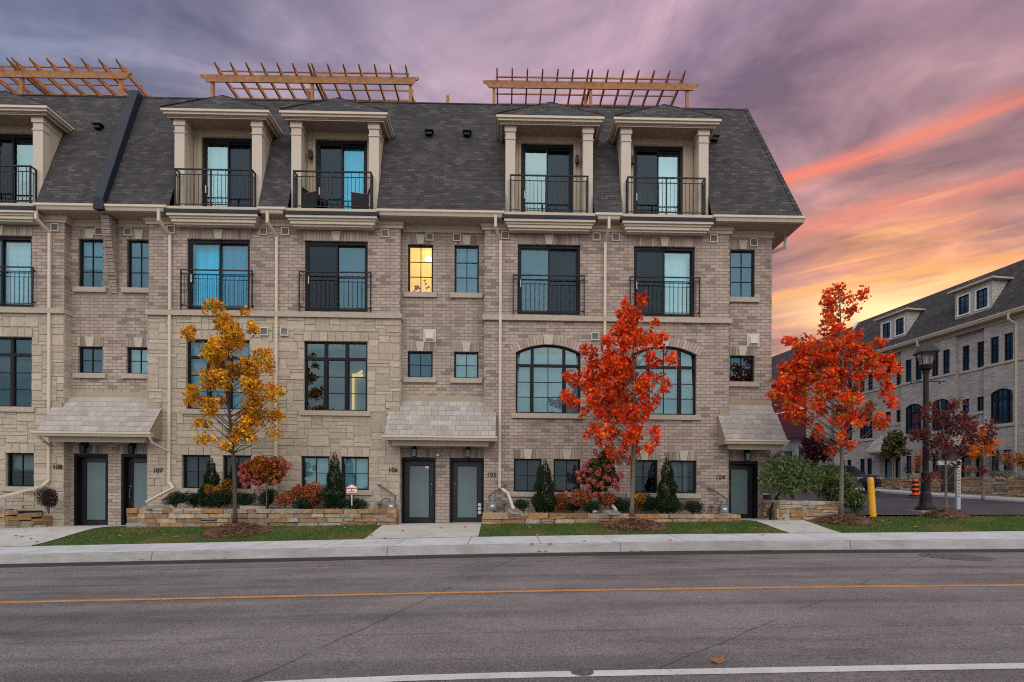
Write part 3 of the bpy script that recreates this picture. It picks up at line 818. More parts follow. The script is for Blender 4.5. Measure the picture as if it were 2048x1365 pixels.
for i, (a, b) in enumerate(SM):
    cur = {0: (M_blind, .45, 0, 1, 0), 1: (M_curtd, 0, 0, 1, 1), 2: None, 3: (M_blind, 0, 0, 1, 0), 4: (M_curtd, 0, 0, 1, 0)}[i]
    gl = {2: M_clear}.get(i, M_glass)
    f = window(ROW, a, b, *SM3Z, YR, 2, 3, curtain=cur, glass=gl)
    if i == 2:
        mb = MB(); mb.box(a-.25, b+.25, 19.9, 20.0, 7.0, 9.8); mb.box(a-.25, b+.25, 18.8, 19.9, 9.62, 9.66); mb.build('lit_room', M_warm, f)
        mb = MB(); mb.lathe([(.03, 9.32), (.12, 9.34), (.13, 9.44), (.05, 9.52)], b-.28, 19.2, 12); mb.build('ceiling_lamp', M_bulb, f)
        mb = MB(); rr = random.Random(4)
        for k in range(26):
            x, z = a+.12+rr.random()*.5, 8.0+rr.random()*.52
            mb.lathe([(.01, z-.04), (.045, z), (.01, z+.04)], x, 18.75+rr.random()*.1, 7, 0, rr.choice(((.5, .12, .22), (.12, .14, .42), (.7, .5, .35), (.2, .3, .1))))
        mb.build('flower_bunch', M_soldier, f)
    if i == 0:
        mb = MB(); mb.lathe([(.05, 7.98), (.05, 8.2), (.02, 8.26)], b-.16, 18.52, 8); mb.build('white_bottle', M_white, f)
    cur = {0: (M_curtd, .0, 0, 1, 0), 1: (M_blind, 0, 0, 1, 0), 2: (M_curtd, 0, 0, 1, 0), 3: (M_blind, .0, 0, 1, 0), 4: None}[i]
    window(ROW, a, b, *SM2Z, YR, 2, 2, curtain=cur, glass=M_glassb if i in (1, 3) else M_glass)
for i, (a, b) in enumerate(W1):
    stone = b < -3
    cur = {1: (M_curt, .5, 0, 1, 0), 2: (M_curtd, 0, 0, 1, 0), 3: (M_curtd, 0, 0, 1, 0), 4: (M_curt, 0, 0, 1, 0), 5: (M_curt, 0, 0, 1, 0), 6: (M_curtd, 0, 0, 1, 0), 7: (M_curtd, 0, 0, 1, 0), 8: (M_curtd, .5, 0, 1, 0), 9: (M_blind, 0, 0, .8, 1)}.get(i)
    window(ROW, a, b, *W1Z, YB, 2, 2, lintel='stone' if stone else 'brick', curtain=cur, glass=M_glassb if i in (4, 5) else M_glassg)
# big three light windows in the stone bays
def big_window(a, b, cur, glass):
    z0, z1 = BGZ
    f = window(ROW, a, b, z0, z1, YB, 1, 1, lintel='stone', curtain=cur, glass=glass)
    mb = MB(); y = YB+.075; zt = z0+(z1-z0)*.755; w3 = (b-a)/3
    for k in (1, 2): mb.box(a+w3*k-.05, a+w3*k+.05, y-.01, y+.075, z0, z1-.04)
    mb.box(a+.04, b-.04, y-.006, y+.07, zt-.045, zt+.045)
    for k in range(3):
        for q in (1, 2): zz = z0+.05+(zt-z0-.1)*q/3; mb.box(a+w3*k+.05, a+w3*(k+1)-.05, y+.015, y+.05, zz-.011, zz+.011)
        mb.box(a+w3*k+.045, a+w3*k+.075, y+.01, y+.06, z0+.05, zt-.05); mb.box(a+w3*(k+1)-.075, a+w3*(k+1)-.045, y+.01, y+.06, z0+.05, zt-.05)
    mb.build('mullions', M_black, f)
    return f
for i, (a, b) in enumerate(BG):
    f = big_window(a, b, [None, (M_curt, 0, .03, .97, 1), None][i], [M_glass, M_glass, M_glass2][i])
    if i == 2:
        mb = MB(); mb.box(a-.1, b+.1, 20.3, 20.35, 3.3, 6.6); mb.build('back_partition', M_blind, f)
        mb = MB()
        for x0, x1, z0, z1 in ((b-1.10, b-1.03, 3.9, 5.6), (b-1.03, b-.72, 5.5, 5.6)): mb.box(x0, x1, 20.2, 20.26, z0, z1)
        mb.tube([(b-.86, 19.8, 5.45), (b-.62, 19.8, 5.62)], .045, 8); mb.build('lit_doorway', M_warm, f)
def arch_window(root, a, b, z0, zs, zc, Y, curtain=None, glass=None, dep=.11, sill=True, lintel=True, detail=True):
    yo = Y+dep-.035; fw = .06
    out, (xm, zo, r, al) = arc_pts(a, b, zs, zc, 14)
    ri = r-fw
    def top(x): return zo+math.sqrt(max(0, ri*ri-(x-xm)**2))
    mb = MB()
    mb.box(a, a+fw, yo, yo+.075, z0, zs); mb.box(b-fw, b, yo, yo+.075, z0, zs); mb.box(a+fw, b-fw, yo, yo+.075, z0, z0+.055)
    inn = [(min(max(xm+(p[0]-xm)*(ri/r), a+fw*.3), b-fw*.3), zo+(p[1]-zo)*(ri/r)) for p in out]
    for p, q, pi_, qi in zip(out, out[1:], inn, inn[1:]): mb.prism([p, q, qi, pi_], yo, yo+.075)
    f = mb.build('window', M_black, root)
    mb = MB(); wd = b-a; zt = z0+(zc-z0)*.70
    xa, xb = a+wd*.255, a+wd*.745
    for x in (xa, xb): mb.box(x-.05, x+.05, yo-.008, yo+.08, z0+.0, top(x))
    mb.box(a+.04, b-.04, yo-.005, yo+.075, zt-.045, zt+.045)
    mb.box(xm-.012, xm+.012, yo+.015, yo+.05, z0+.05, top(xm)+.01)
    for q in (1, 2):
        zz = z0+.05+(zt-z0-.1)*q/3
        mb.box(a+fw, b-fw, yo+.017, yo+.048, zz-.011, zz+.011)
    for x in (xa-.05, xb+.05): mb.box(x-.018, x+.018, yo+.005, yo+.06, z0+.05, zt-.045)
    mb.build('mullions', M_black, f)
    mb = MB(); mb.face([(a+.03, yo+.04, z0+.03), (b-.03, yo+.04, z0+.03)] + [(p[0], yo+.04, p[1]-.02) for p in out[::-1]][1:-1]); mb.build('pane', glass or M_glass, f)
    if sill:
        mb = MB(); mb.box(a-.13, b+.13, Y-.075, Y+dep, z0-.16, z0); mb.build('sill', M_sill, f)
    if lintel:
        mb = MB(); n = 23; r1 = r+.005; r2 = r+.29; al2 = al+.045
        for k in range(n):
            if abs(k-n//2) <= 1: continue
            t0 = -al2+2*al2*k/n+.0035; t1 = -al2+2*al2*(k+1)/n-.0035
            mb.prism([(xm+rr*math.sin(tt), zo+rr*math.cos(tt)) for rr, tt in ((r1, t0), (r1, t1), (r2, t1), (r2, t0))], Y-random.uniform(.012, .02), Y+.003, 0, jit(random.choice(BR[1:11]), .1))
        tk = al2*3/n
        mb.prism([(xm+rr*math.sin(tt), zo+rr*math.cos(tt)) for rr, tt in ((r1-.01, -tk*.8), (r1-.01, tk*.8), (r2+.03, tk), (r2+.03, -tk))], Y-.055, Y+.003, 0, (.47, .43, .37))
        mb.build('lintel', M_soldier, f)
    if curtain: add_curtain(f, a+.06, b-.06, z0, zs, yo+.16, curtain)
    return f
for i, (a, b) in enumerate(AR): arch_window(ROW, a, b, *ARZ, YB, glass=M_glassb, curtain=(M_blind, 0, 0, 1, 0))

# sliding doors --------------------------------------------------------------
def slider(root, x0, x1, z0, z1, Y, left=(None, None), right=(None, None), dep=.11, lintel=False):
    """left/right: (glass material, curtain spec)"""
    yo = Y+dep-.05; fw = .075
    mb = MB()
    mb.box(x0, x0+fw, yo, yo+.11, z0, z1); mb.box(x1-fw, x1, yo, yo+.11, z0, z1)
    mb.box(x0+fw, x1-fw, yo, yo+.11, z1-.10, z1); mb.box(x0+fw, x1-fw, yo, yo+.11, z0, z0+.07)
    xm = (x0+x1)/2
    d = mb.build('sliding_door', M_black, root)
    for k, (a, b, (g_, c_)) in enumerate(((x0+fw, xm+.03, left), (xm-.03, x1-fw, right))):
        y = yo+.02+.045*k
        mb = MB(); s = .05
        mb.box(a, a+s, y, y+.04, z0+.07, z1-.10); mb.box(b-s, b, y, y+.04, z0+.07, z1-.10)
        mb.box(a+s, b-s, y, y+.04, z1-.10-s, z1-.10); mb.box(a+s, b-s, y, y+.04, z0+.07, z0+.07+s)
        lf = mb.build('door_leaf', M_black, d)
        mb = MB(); mb.face([(a+s, y+.02, z0+.07+s), (b-s, y+.02, z0+.07+s), (b-s, y+.02, z1-.10-s), (a+s, y+.02, z1-.10-s)])
        mb.build('pane', g_ or M_glass, d)
        if c_: add_curtain(d, a+s, b-s, z0+.05, z1-.12, yo+.25, c_)
    mb = MB(); mb.box(x0+fw+.015, x0+fw+.04, yo-.03, yo+.02, z0+.9, z0+1.15); mb.build('handle', M_white, d)
    if lintel:
        mb = MB(); lintel_bricks(mb, x0-.03, x1+.03, z1+.005, .30, Y, True); mb.build('lintel', M_soldier, d)
    return d
SLS = [((None, (M_curtd, 0, 0, 1, 1)), (M_glassb, (M_curt, 0, 0, 1, 1))),
       ((M_teal, (M_blindteal, 0, 0, 1, 1)), (M_glass, (M_blindteal, 0, 0, 1, 1))),
       ((M_glassd, None), (M_glass, (M_curtd, 0, 0, 1, 0))),
       ((M_glass, (M_curtd, 0, 0, 1, 1)), (M_glassd, (M_curtd, 0, 0, 1, 0))),
       ((M_glassd, (M_blind, 0, 0, .14, 1)), (M_glassb, (M_curt, 0, 0, .93, 1)))]
for (a, b), (l, r) in zip(SL, SLS):
    slider(ROW, a, b, *SLZ, YB, l, r, lintel=True)
    mb = MB(); x0, x1 = a-.16, b+.14; y = YB-.10; zt = 8.43; zb = 7.24
    mb.box(x0, x1, y-.02, y+.02, zt-.035, zt); mb.box(x0, x1, y-.012, y+.012, zt-.16, zt-.14); mb.box(x0, x1, y-.012, y+.012, zb, zb+.022)
    for x in (x0, x1-.035): mb.box(x, x+.035, y-.018, y+.018, zb-.10, zt-.03); mb.box(x, x+.035, y, YB, zb+.05, zb+.08); mb.box(x, x+.035, y, YB, zt-.12, zt-.09)
    n = 16
    for k in range(1, n): xx = x0+(x1-x0)*k/n; mb.box(xx-.006, xx+.006, y-.006, y+.006, zb, zt-.14)
    mb.build('balcony_railing', M_rail, ROW)
# mansard --------------------------------------------------------------------
ZR = 14.98
def ym(z): return 17.62+(z-10.25)*.377
mb = MB()
dops = [(a, b, 10.2, 13.38) for a, b in DX]
wall_grid(mb, XL, 8.4, 10.25, ZR, 0, dops, 0, 0, ym)
xe = lambda z: 9.62-(z-10.25)*.2208
mb.face([(8.4, ym(10.25), 10.25), (xe(10.25), ym(10.25), 10.25), (xe(ZR), ym(ZR), ZR), (8.4, ym(ZR), ZR)])
mb.face([(xe(10.25), ym(10.25), 10.25), (9.62, 29, 10.25), (xe(ZR), 29, ZR), (xe(ZR), ym(ZR), ZR)])
mb.face([(XL, 29, 10.25), (9.62, 29, 10.25), (xe(ZR), 29, ZR), (XL, 29, ZR)][::-1])
mb.face([(XL, ym(10.25), 10.25), (XL, ym(ZR), ZR), (XL, 29, ZR), (XL, 29, 10.25)])
# hip cap shingles
for k in range(30):
    z = 10.3+k*.158; p = Vector((xe(z), ym(z), z)); q = Vector((xe(z+.15), ym(z+.15), z+.15)); n_ = Vector((.6, -.75, .25))*.025
    mb.face([p+n_+Vector((-.13, 0, 0)), p+n_*1.6, q+n_*1.2, q+n_+Vector((-.13, 0, 0))])
    mb.face([p+n_*1.6, p+n_+Vector((.05, .15, 0)), q+n_+Vector((.05, .15, 0)), q+n_*1.2])
mb.box(XL, xe(ZR)+.02, ym(ZR)-.02, ym(ZR)+.16, ZR-.01, ZR+.03)
mb.build('mansard_roof', M_shingle, ROW)
mb = MB(); mb.box(XL+.05, 8.5, 19.6, 28.95, 14.2, 14.3); mb.build('roof_deck', M_flash, ROW)
# party wall parapet clad in dark metal
mb = MB()
P0 = [(ym(10.15)-.06, 10.15), (ym(10.15)-.06, 10.52), (ym(ZR+.1)-.27, ZR+.10), (ym(ZR)+.4, ZR+.12), (ym(ZR)+.4, ZR-.2), (ym(10.15)+.5, 10.15)]
mb.prism(P0, -13.0, -12.68, axis='x'); mb.build('party_wall_parapet', M_flash, ROW)
# roof vents
for x in (-13.77, -2.60, -1.31, 7.17):
    z = 13.55; y = ym(z)
    mb = MB(); mb.box(x-.13, x+.13, y-.03, y+.05, z-.10, z+.09); mb.hexa([(x-.10, y-.18, z-.09), (x+.10, y-.18, z-.09), (x+.10, y, z-.09), (x-.10, y, z-.09), (x-.10, y-.16, z+.01), (x+.10, y-.16, z+.01), (x+.10, y+.02, z+.08), (x-.10, y+.02, z+.08)])
    mb.box(x-.15, x+.15, y-.20, y-.0, z+.035, z+.06)
    mb.build('roof_vent', M_black, ROW)
# dormers ----------------------------------------------------------------------
DD = [(-17.2, -15.66), (-10.12, -8.47), (-6.34, -4.65), (.55, 2.27), (4.34, 5.98)]
DS = [((M_glassd, None), (M_glassb, (M_blind, .5, 0, 1, 0))),
      ((M_glassb, (M_curt, 0, 0, 1, 1)), (M_glassd, (M_curtd, 0, 0, 1, 1))),
      ((M_glassd, (M_curtd, 0, 0, 1, 0)), (M_teal, (M_blindteal, 0, 0, 1, 0))),
      ((M_glassb, (M_curtd, 0, 0, 1, 0)), (M_glassd, (M_curtd, 0, 0, 1, 0))),
      ((M_glassd, None), (M_glassb, (M_curt, 0, 0, 1, 1)))]
for i, ((a, b), (da, db), (l, r)) in enumerate(zip(DX, DD, DS)):
    zf = 10.33; pw = .32
    mb = MB()          # back wall with battens round the door
    wall_grid(mb, a+pw, b-pw, zf, 13.32, 18.5, [(da-.02, db+.02, zf, 13.09)], .1)
    for x in [a+pw+.02] + [da-.10] + [db+.03] + [b-pw-.10]:
        if a+pw <= x <= b-pw-.05: mb.box(x, x+.07, 18.475, 18.5, zf, 13.108)
    mb.box(a+pw, b-pw, 18.475, 18.499, 13.11, 13.3)
    d = mb.build('dormer', M_dormer, ROW)
    for x0, x1 in ((a, a+pw), (b-pw, b)):
        mb = MB(); mb.box(x0, x1, 17.95, 18.2, zf-.2, 13.3)
        mb.box(x0-.03, x1+.03, 17.92, 18.23, 13.10, 13.3)
        mb.box(x0-.02, x1+.02, 17.93, 18.22, 12.86, 12.90)
        mb.build('post', M_post, d)
    for x0, x1 in ((a+.02, a+pw-.015), (b-pw+.015, b-.02)):
        mb = MB(); mb.box(x0, x1, 18.2, 18.9, zf-.2, 13.3)
        mb.box(x0-.025, x1+.025, 18.2, 18.86, 13.08, 13.3)
        xo = x0 if x0 < (a+b)/2 else x1
        s_ = -1 if x0 < (a+b)/2 else 1
        mb.prism([(18.2, 12.2), (18.26, 12.2), (18.7, 13.0), (18.2, 13.0)][0:0] or [(18.2, 11.35), (18.26, 11.35), (18.26, 13.08), (18.2, 13.08)], xo+s_*.001, xo+s_*.02, axis='x')
        mb.build('side_wall', M_trim, d)
    fx0, fx1 = a-.30, b+.33
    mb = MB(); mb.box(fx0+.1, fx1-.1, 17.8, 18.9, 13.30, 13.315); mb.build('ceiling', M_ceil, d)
    mb = MB()
    for (e, z0, z1) in ((.0, 13.42, 13.50), (.05, 13.35, 13.42), (.13, 13.27, 13.35)):
        mb.box(fx0+e, fx1-e, 17.70+e, 17.84, z0, z1)
        for x0, x1 in ((fx0+e, fx0+.18), (fx1-.18, fx1-e)): mb.box(x0, x1, 17.84, ym(z1)+.12, z0, z1)
    mb.build('cornice', M_gutter, d)
    mb = MB(); xm = (a+b)/2; za, ya = 14.22, 18.15
    A, B = (fx0-.01, 17.69, 13.502), (fx1+.01, 17.69, 13.502)
    C, D = (fx0-.01, 18.95, 13.502), (fx1+.01, 18.95, 13.502)
    T, U_ = (xm, ya, za), (xm, 19.25, za)
    mb.face([A, B, T]); mb.face([B, D, (fx1-.2, 19.1, 13.7), U_, T]); mb.face([C, A, T, U_, (fx0+.2, 19.1, 13.7)])
    for e in (A, B):      # hip caps
        e, t_ = Vector(e), Vector(T); s_ = Vector((.09, -.03, .012)); mb.face([e-s_*.6+Vector((0, 0, .01)), e+s_*.6+Vector((0, -.01, .015)), t_+s_*.5+Vector((0, 0, .02)), t_-s_*.5+Vector((0, 0, .02))])
    mb.build('dormer_roof', M_shingle, d)
    # balcony slab and its moulded underside
    mb = MB(); mb.box(a-.05, b+.05, 17.62, 18.5, 10.21, zf); mb.build('balcony_floor', M_trim, d)
    mb = MB(); mb.box(a-.10, b+.10, 17.54, 17.72, 10.10, 10.208); mb.build('flashing', M_flash, d)
    mb = MB()
    for e, z0, z1 in ((-.03, 10.02, 10.098), (.03, 9.955, 10.02), (.07, 9.86, 9.955), (.13, 9.80, 9.86)):
        mb.box(a+e, b-e, 17.60+e, 17.95, z0, z1)
    mb.build('balcony_cornice', M_gutter, d)
    slider(ROW, da, db, zf+.01, 13.07, 18.5, l, r, dep=.1)
    # railing
    mb = MB(); x0, x1 = a+.17, b-.20; y = 17.72; zt, zb = 11.58, 10.43
    def rail(p, q, z0, z1, t_):
        px_, py_ = sorted((p[0], q[0])), sorted((p[1], q[1]))
        mb.box(px_[0]-t_, px_[1]+t_, py_[0]-t_, py_[1]+t_, z0, z1)
    segs = [((x0, y), (x1, y)), ((x0, y), (x0, 17.94)), ((x1, y), (x1, 17.94))]
    for p, q in segs:
        rail(p, q, zt-.04, zt, .02); rail(p, q, zt-.20, zt-.18, .011); rail(p, q, zb, zb+.025, .011)
    for p in ((x0, y), (x1, y), (x0, 17.93), (x1, 17.93), (x0+(x1-x0)*(.46 if i % 2 else .5), y)): rail(p, p, zf, zt-.04, .021)
    n = 20
    for k in range(1, n):
        xx = x0+(x1-x0)*k/n; rail((xx, y), (xx, y), zb, zt-(.03 if k % 2 else .18), .0065)
    for xx in (x0, x1): rail((xx, y+.11), (xx, y+.11), zb, zt-.18, .0065)
    mb.build('balcony_railing', M_rail, ROW)
    if i:
        lx = {1: None, 2: a+pw+.16, 3: b-pw-.14, 4: a+pw+.14}[i]
        if lx:
            mb = MB(); mb.box(lx-.03, lx+.03, 18.40, 18.475, 12.40, 12.55); mb.box(lx-.06, lx+.06, 18.28, 18.40, 12.35, 12.60); mb.build('wall_light', M_lampm, d)

# vents --------------------------------------------------------------------------
def vent(x, z, Y, s=.26, big=False):
    mb = MB(); h = s/2
    if big:
        mb.box(x-h, x+h, Y-.03, Y+.003, z-h, z+h); mb.box(x-h*.72, x+h*.72, Y-.07, Y-.03, z-h*.72, z+h*.72)
        o = mb.build('wall_vent', M_vent, ROW)
        mb = MB(); mb.hexa([(x-h*.55, Y-.12, z-h*.55), (x+h*.55, Y-.12, z-h*.55), (x+h*.55, Y-.07, z-h*.55), (x-h*.55, Y-.07, z-h*.55), (x-h*.55, Y-.08, z+h*.55), (x+h*.55, Y-.08, z+h*.55), (x+h*.55, Y-.07, z+h*.55), (x-h*.55, Y-.07, z+h*.55)]); mb.build('hood', M_vent, o)
        return
    f = .028
    mb.box(x-h, x-h+f, Y-.04, Y+.003, z-h, z+h); mb.box(x+h-f, x+h, Y-.04, Y+.003, z-h, z+h)
    mb.box(x-h+f, x+h-f, Y-.04, Y+.003, z+h-f, z+h); mb.box(x-h+f, x+h-f, Y-.04, Y+.003, z-h, z-h+f)
    o = mb.build('wall_vent', M_vent, ROW)
    mb = MB(); n = 6
    for k in range(n):
        z0 = z-h+f+(s-2*f)*k/n; mb.hexa([(x-h+f, Y-.03, z0), (x+h-f, Y-.03, z0), (x+h-f, Y-.005, z0), (x-h+f, Y-.005, z0), (x-h+f, Y-.012, z0+.036), (x+h-f, Y-.012, z0+.036), (x+h-f, Y-.005, z0+.036), (x-h+f, Y-.005, z0+.036)])
    mb.build('louvre', M_ventd, o)
for x in (-14.55, -10.83, -7.86, -7.15, -3.92, .0, 2.99, 3.62, 6.85): vent(x, 9.74, YB-.004)
for x in (-13.33, -12.39, -2.5, -1.6, 8.29): vent(x, 9.76, YR-.015)
for x in (-7.81, -7.15, 2.96): vent(x, 6.47, YB-(.035 if x < 0 else .004))
for x in (-2.49, 8.29): vent(x, 6.49, YR-.004, .42, True)

# entrance doors, lanterns, numbers ---------------------------------------------
for i, (a, b) in enumerate(DR):
    gz = [.19, .19, .30, .30, .44][i] + SHEAR*(a+b)/2 - .02
    mb = MB(); y = YR+.20
    jl = {0: .0, 1: .0}.get(i, .0)
    fw = .07
    mb.box(a, a+fw, YR+.02, y+.1, gz, DRTOP); mb.box(b-fw, b, YR+.02, y+.1, gz, DRTOP); mb.box(a+fw, b-fw, YR+.02, y+.1, DRTOP-.10, DRTOP)
    mb.box(a+fw, b-fw, YR+.0, y+.1, gz-.05, gz+.03)
    fr = mb.build('front_door', M_black, ROW)
    x0, x1 = a+fw+.005, b-fw-.005; g0, g1 = x0+.17, x1-.17; gb, gt = gz+.20, DRTOP-.27
    mb = MB()
    wall_grid(mb, x0, x1, gz+.03, DRTOP-.105, y+.04, [(g0, g1, gb, gt)], .03)
    mb.build('door_leaf', plain('door_black', (.014, .014, .018), .35, .1, 4) if 'door_black' not in MATS else MATS['door_black'], fr)
    mb = MB(); mb.box(g0, g1, y+.055, y+.065, gb, gt); mb.build('glass_panel', M_frost, fr)
    mb = MB(); mb.box(g0-.02, g0, y+.025, y+.041, gb-.02, gt+.02); mb.box(g1, g1+.02, y+.025, y+.041, gb-.02, gt+.02); mb.box(g0, g1, y+.025, y+.041, gt, gt+.02); mb.box(g0, g1, y+.025, y+.041, gb-.02, gb); mb.build('glass_trim', M_black, fr)
    hx = x1-.09 if i in (0, 2) else x0+.09
    mb = MB(); mb.tube([(hx, y+.03, gz+.92), (hx, y-.03, gz+.95), (hx, y-.03, gz+1.2), (hx, y+.03, gz+1.23)], .012, 8); mb.lathe([(.028, 0), (.028, .02)], 0, 0, 10); mb.v = mb.v[:-20] if False else mb.v
    # the lock rosette was drawn at the origin, put it on the door
    for q in range(len(mb.v)-20, len(mb.v)): vx, vy, vz = mb.v[q]; mb.v[q] = (hx+vx, y+.04-vz, gz+1.32+vy)
    mb.build('handle', M_meter, fr)
    if i == 2:
        mb = MB(); mb.box(g1-.13, g1, y+.045, y+.053, gt-.09, gt-.01); mb.build('sticker', M_white, fr)
    if i == 3:
        mb = MB()
        for k in range(3): mb.box(x1-.13, x1-.02, y+.03, y+.038, gz+.32+k*.13, gz+.42+k*.13)
        mb.build('notice', M_white, fr)
    mb = MB(); lintel_bricks(mb, a-.02, b+.02, DRTOP+.005, .28, YR, False); mb.build('lintel', M_soldier, fr)
for x in (-13.70, -12.15, -2.96, -1.20, 8.03):
    mb = MB(); y = YR-.19; z = 2.62
    mb.box(x-.04, x+.04, YR-.02, YR+.003, z+.02, z+.24); mb.tube([(x, YR-.01, z+.20), (x, y, z+.26), (x, y, z+.19)], .012, 6)
    mb.lathe([(.135, z+.10), (.12, z+.125), (.05, z+.17), (.015, z+.2)], x, y, 4, rot=R(45)); mb.lathe([(.085, z-.16), (.095, z-.13)], x, y, 4, rot=R(45))
    for sx_ in (-1, 1):
        for sy_ in (-1, 1): mb.box(x+sx_*.06-.008, x+sx_*.06+.008, y+sy_*.06-.008, y+sy_*.06+.008, z-.14, z+.11)
    o = mb.build('wall_lantern', M_lampm, ROW)
    mb = MB(); mb.box(x-.055, x+.055, y-.055, y+.055, z-.13, z+.10); mb.build('lantern_glass', M_frost if x > -10 else M_glassd, o)
for s_, x, z in (('108', -14.43, 2.0), ('107', -11.22, 1.925), ('106', -3.63, 2.02), ('105', -.42, 1.895), ('104', 7.10, 1.89)):
    me = text_mesh(s_, .215, .008, 'house_number'); me.transform(Matrix.Translation((x, YB-.045 if x < -3 else (YB-.012), z-SHEAR*x)) @ Matrix.Rotation(R(90), 4, 'X'))
    me.materials.append(M_black)
    o = bpy.data.objects.new('house_number', me); COL.objects.link(o); o.parent = ROW; o.matrix_parent_inverse = PINV[ROW.name]
mb = MB(); mb.lathe([(.05, 2.50), (.06, 2.56), (.03, 2.6)], -2.2, YR-.07, 10); mb.box(-2.22, -2.18, YR-.07, YR+.003, 2.53, 2.57); mb.build('door_camera', M_white, ROW)

# porch roofs -----------------------------------------------------------------------
TL = [(.33, .305, .285), (.36, .335, .31), (.31, .285, .265), (.375, .35, .33), (.34, .315, .295)]
def porch(ex0, ex1, rx0, rx1, mx0, mx1):
    """eave ends, recess ends, ends of the widest course"""
    y0, z0, y1, z1 = 17.36, 3.10, 18.24, 4.30
    n = 7
    mb = MB()
    for k in range(n):
        ta, tb = k/n, (k+1.12)/n
        ya, yb = y0+(y1-y0)*ta, y0+(y1-y0)*tb; za, zb = z0+(z1-z0)*ta, z0+(z1-z0)*tb
        inrec = ya > YB-.13
        x0, x1 = (rx0, rx1) if inrec else (mx0, mx1)
        if inrec: yb = min(yb, YR-.01)
        else: yb = min(yb, YB-.01) if k == 5 else yb
        zb = z0+(z1-z0)*(yb-y0)/(y1-y0)
        w_ = .235; nn = max(4, round((x1-x0)/w_)); off = (k % 2)*.5
        xs_ = [x0]+[x0+(x1-x0)*(q+off)/nn for q in range(1 if off == 0 else 0, nn)]+[x1]
        for a, b in zip(xs_, xs_[1:]):
            if b-a < .02: continue
            c = jit(random.choice(TL), .09); t_ = .03; e = random.uniform(-.004, .004)
            mb.hexa([(a+.003, ya, za-.01), (b-.003, ya, za-.01), (b-.003, yb, zb-.02), (a+.003, yb, zb-.02),
                     (a+.003, ya-.008, za+t_+e), (b-.003, ya-.008, za+t_+e), (b-.003, yb-.01, zb+.004), (a+.003, yb-.01, zb+.004)], 0, c)
    p = mb.build('porch_roof', M_tile, ROW)
    mb = MB()
    for x in (mx0+.012, mx1-.042):
        mb.prism([(17.42, 2.96), (17.40, 3.09), (17.96, 3.86), (17.96, 2.93)], x, x+.03, axis='x')
    mb.build('side_panel', M_olive, p)
    mb = MB(); mb.box(mx0+.05, mx1-.05, 17.45, YB-.004 if False else 17.98, 2.945, 2.96)
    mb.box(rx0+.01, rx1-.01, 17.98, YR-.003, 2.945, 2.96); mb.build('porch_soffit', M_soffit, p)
    mb = MB(); gutter(mb, ex0, ex1, 17.31, 2.955, 3.095); mb.build('gutter', M_gutter, p)
    mb = MB(); mb.box(rx0-.18, rx1+.16, 17.62, 17.74, 2.83, 2.944); mb.box(rx0-.16, rx1+.14, 17.60, 17.76, 2.80, 2.832); mb.build('porch_beam', M_trim, p)
    mb = MB(); mb.box(rx0+.002, rx1-.002, YR-.03, YR-.003, 4.26, 4.50)
    if rx0 > -20 and rx0-.02 > XL: mb.box(mx0+.05, rx0-.02, YB-.06, YB-.036, 3.90, 4.10)
    if rx1 < 8: mb.box(rx1+.02, mx1-.05, YB-.06, YB-.036, 3.90, 4.10)
    mb.build('flashing', M_olive, p)
    return p
pr = porch(-14.72, -11.02, -14.26, -11.56, -14.60, -11.10)
mb = MB(); pipe_path(mb, [(-14.55, 17.36, 2.97), (-14.53, 17.5, 2.82), (-14.66, 17.93, 2.70)], .07); mb.build('downpipe', M_gutter, pr)
mb = MB(); pipe_path(mb, [(-11.10, 17.36, 2.97), (-11.10, 17.5, 2.78), (-10.87, 17.90, 2.55)], .07); mb.build('downpipe', M_gutter, pr)
porch(-3.86, -.22, -3.42, -.67, -3.78, -.28)
pr = porch(7.0, 9.02, 7.38, 8.92, 7.0, 8.98)
mb = MB(); pipe_path(mb, [(8.93, 17.36, 2.97), (8.93, 17.5, 2.80), (8.97, 18.6, 2.45), (8.97, 18.62, .6)], .07); mb.build('downpipe', M_gutter, pr)
# ================================================================== pergolas on the roof terraces
def pergola(x0, x1, posts, rafters, label, screen=None, yb=21.1):
    t = thing('pergola', label, 'pergola', ((x0+x1)/2, yb, 14.3), 'cedar pergolas on the roof terraces')
    d = -SHEAR*(x0+x1)/2
    zb0, zb1 = 16.84+d, 17.12+d
    mb = MB()
    mb.prism([(x0, zb1-.06), (x0+.05, zb1-.10), (x0+.12, zb1-.12), (x0+.24, zb0), (x1-.24, zb0), (x1-.12, zb1-.12), (x1-.05, zb1-.10), (x1, zb1-.06), (x1, zb1), (x0, zb1)], yb-.02, yb+.03); mb.build('front_beam', M_wood, t)
    mb = MB(); mb.box(x0+.2, x1-.2, 24.2, 24.25, zb0, zb1); mb.build('rear_beam', M_wood, t)
    for x in posts:
        for y in (yb+.03, 24.1):
            mb = MB(); mb.box(x-.055, x+.055, y, y+.11, 14.25, zb1 if y < 22 else zb0); mb.build('post', M_wood, t)
    for x in rafters:
        mb = MB(); yf = yb-.42
        mb.prism([(yf, zb1+.16), (yf+.06, zb1+.10), (yf+.20, zb1+.08), (yf+.28, zb1+.004), (24.6, zb1+.004), (24.6, zb1+.16)], x-.026, x+.026, axis='x'); mb.build('rafter', M_wood, t)
    mid = [a for a, b in zip(rafters, rafters[1:]) if b-a < .4]
    for y in (21.14, 22.05, 22.62, 23.4, 24.2):
        mb = MB(); mb.box(min(rafters)-.06, max(rafters)+.06, y, y+.04, zb1+.162, zb1+.205); mb.build('purlin', M_wood, t)
    if screen:
        mb = MB()
        for k in range(8): mb.box(screen-.02, screen+.02, 21.35, 24.0, 14.6+k*.26, 14.85+k*.26)
        mb.box(screen-.05, screen+.05, 21.30, 21.40, 14.3, 16.75)
        mb.build('privacy_screen', M_wood, t)
    return t
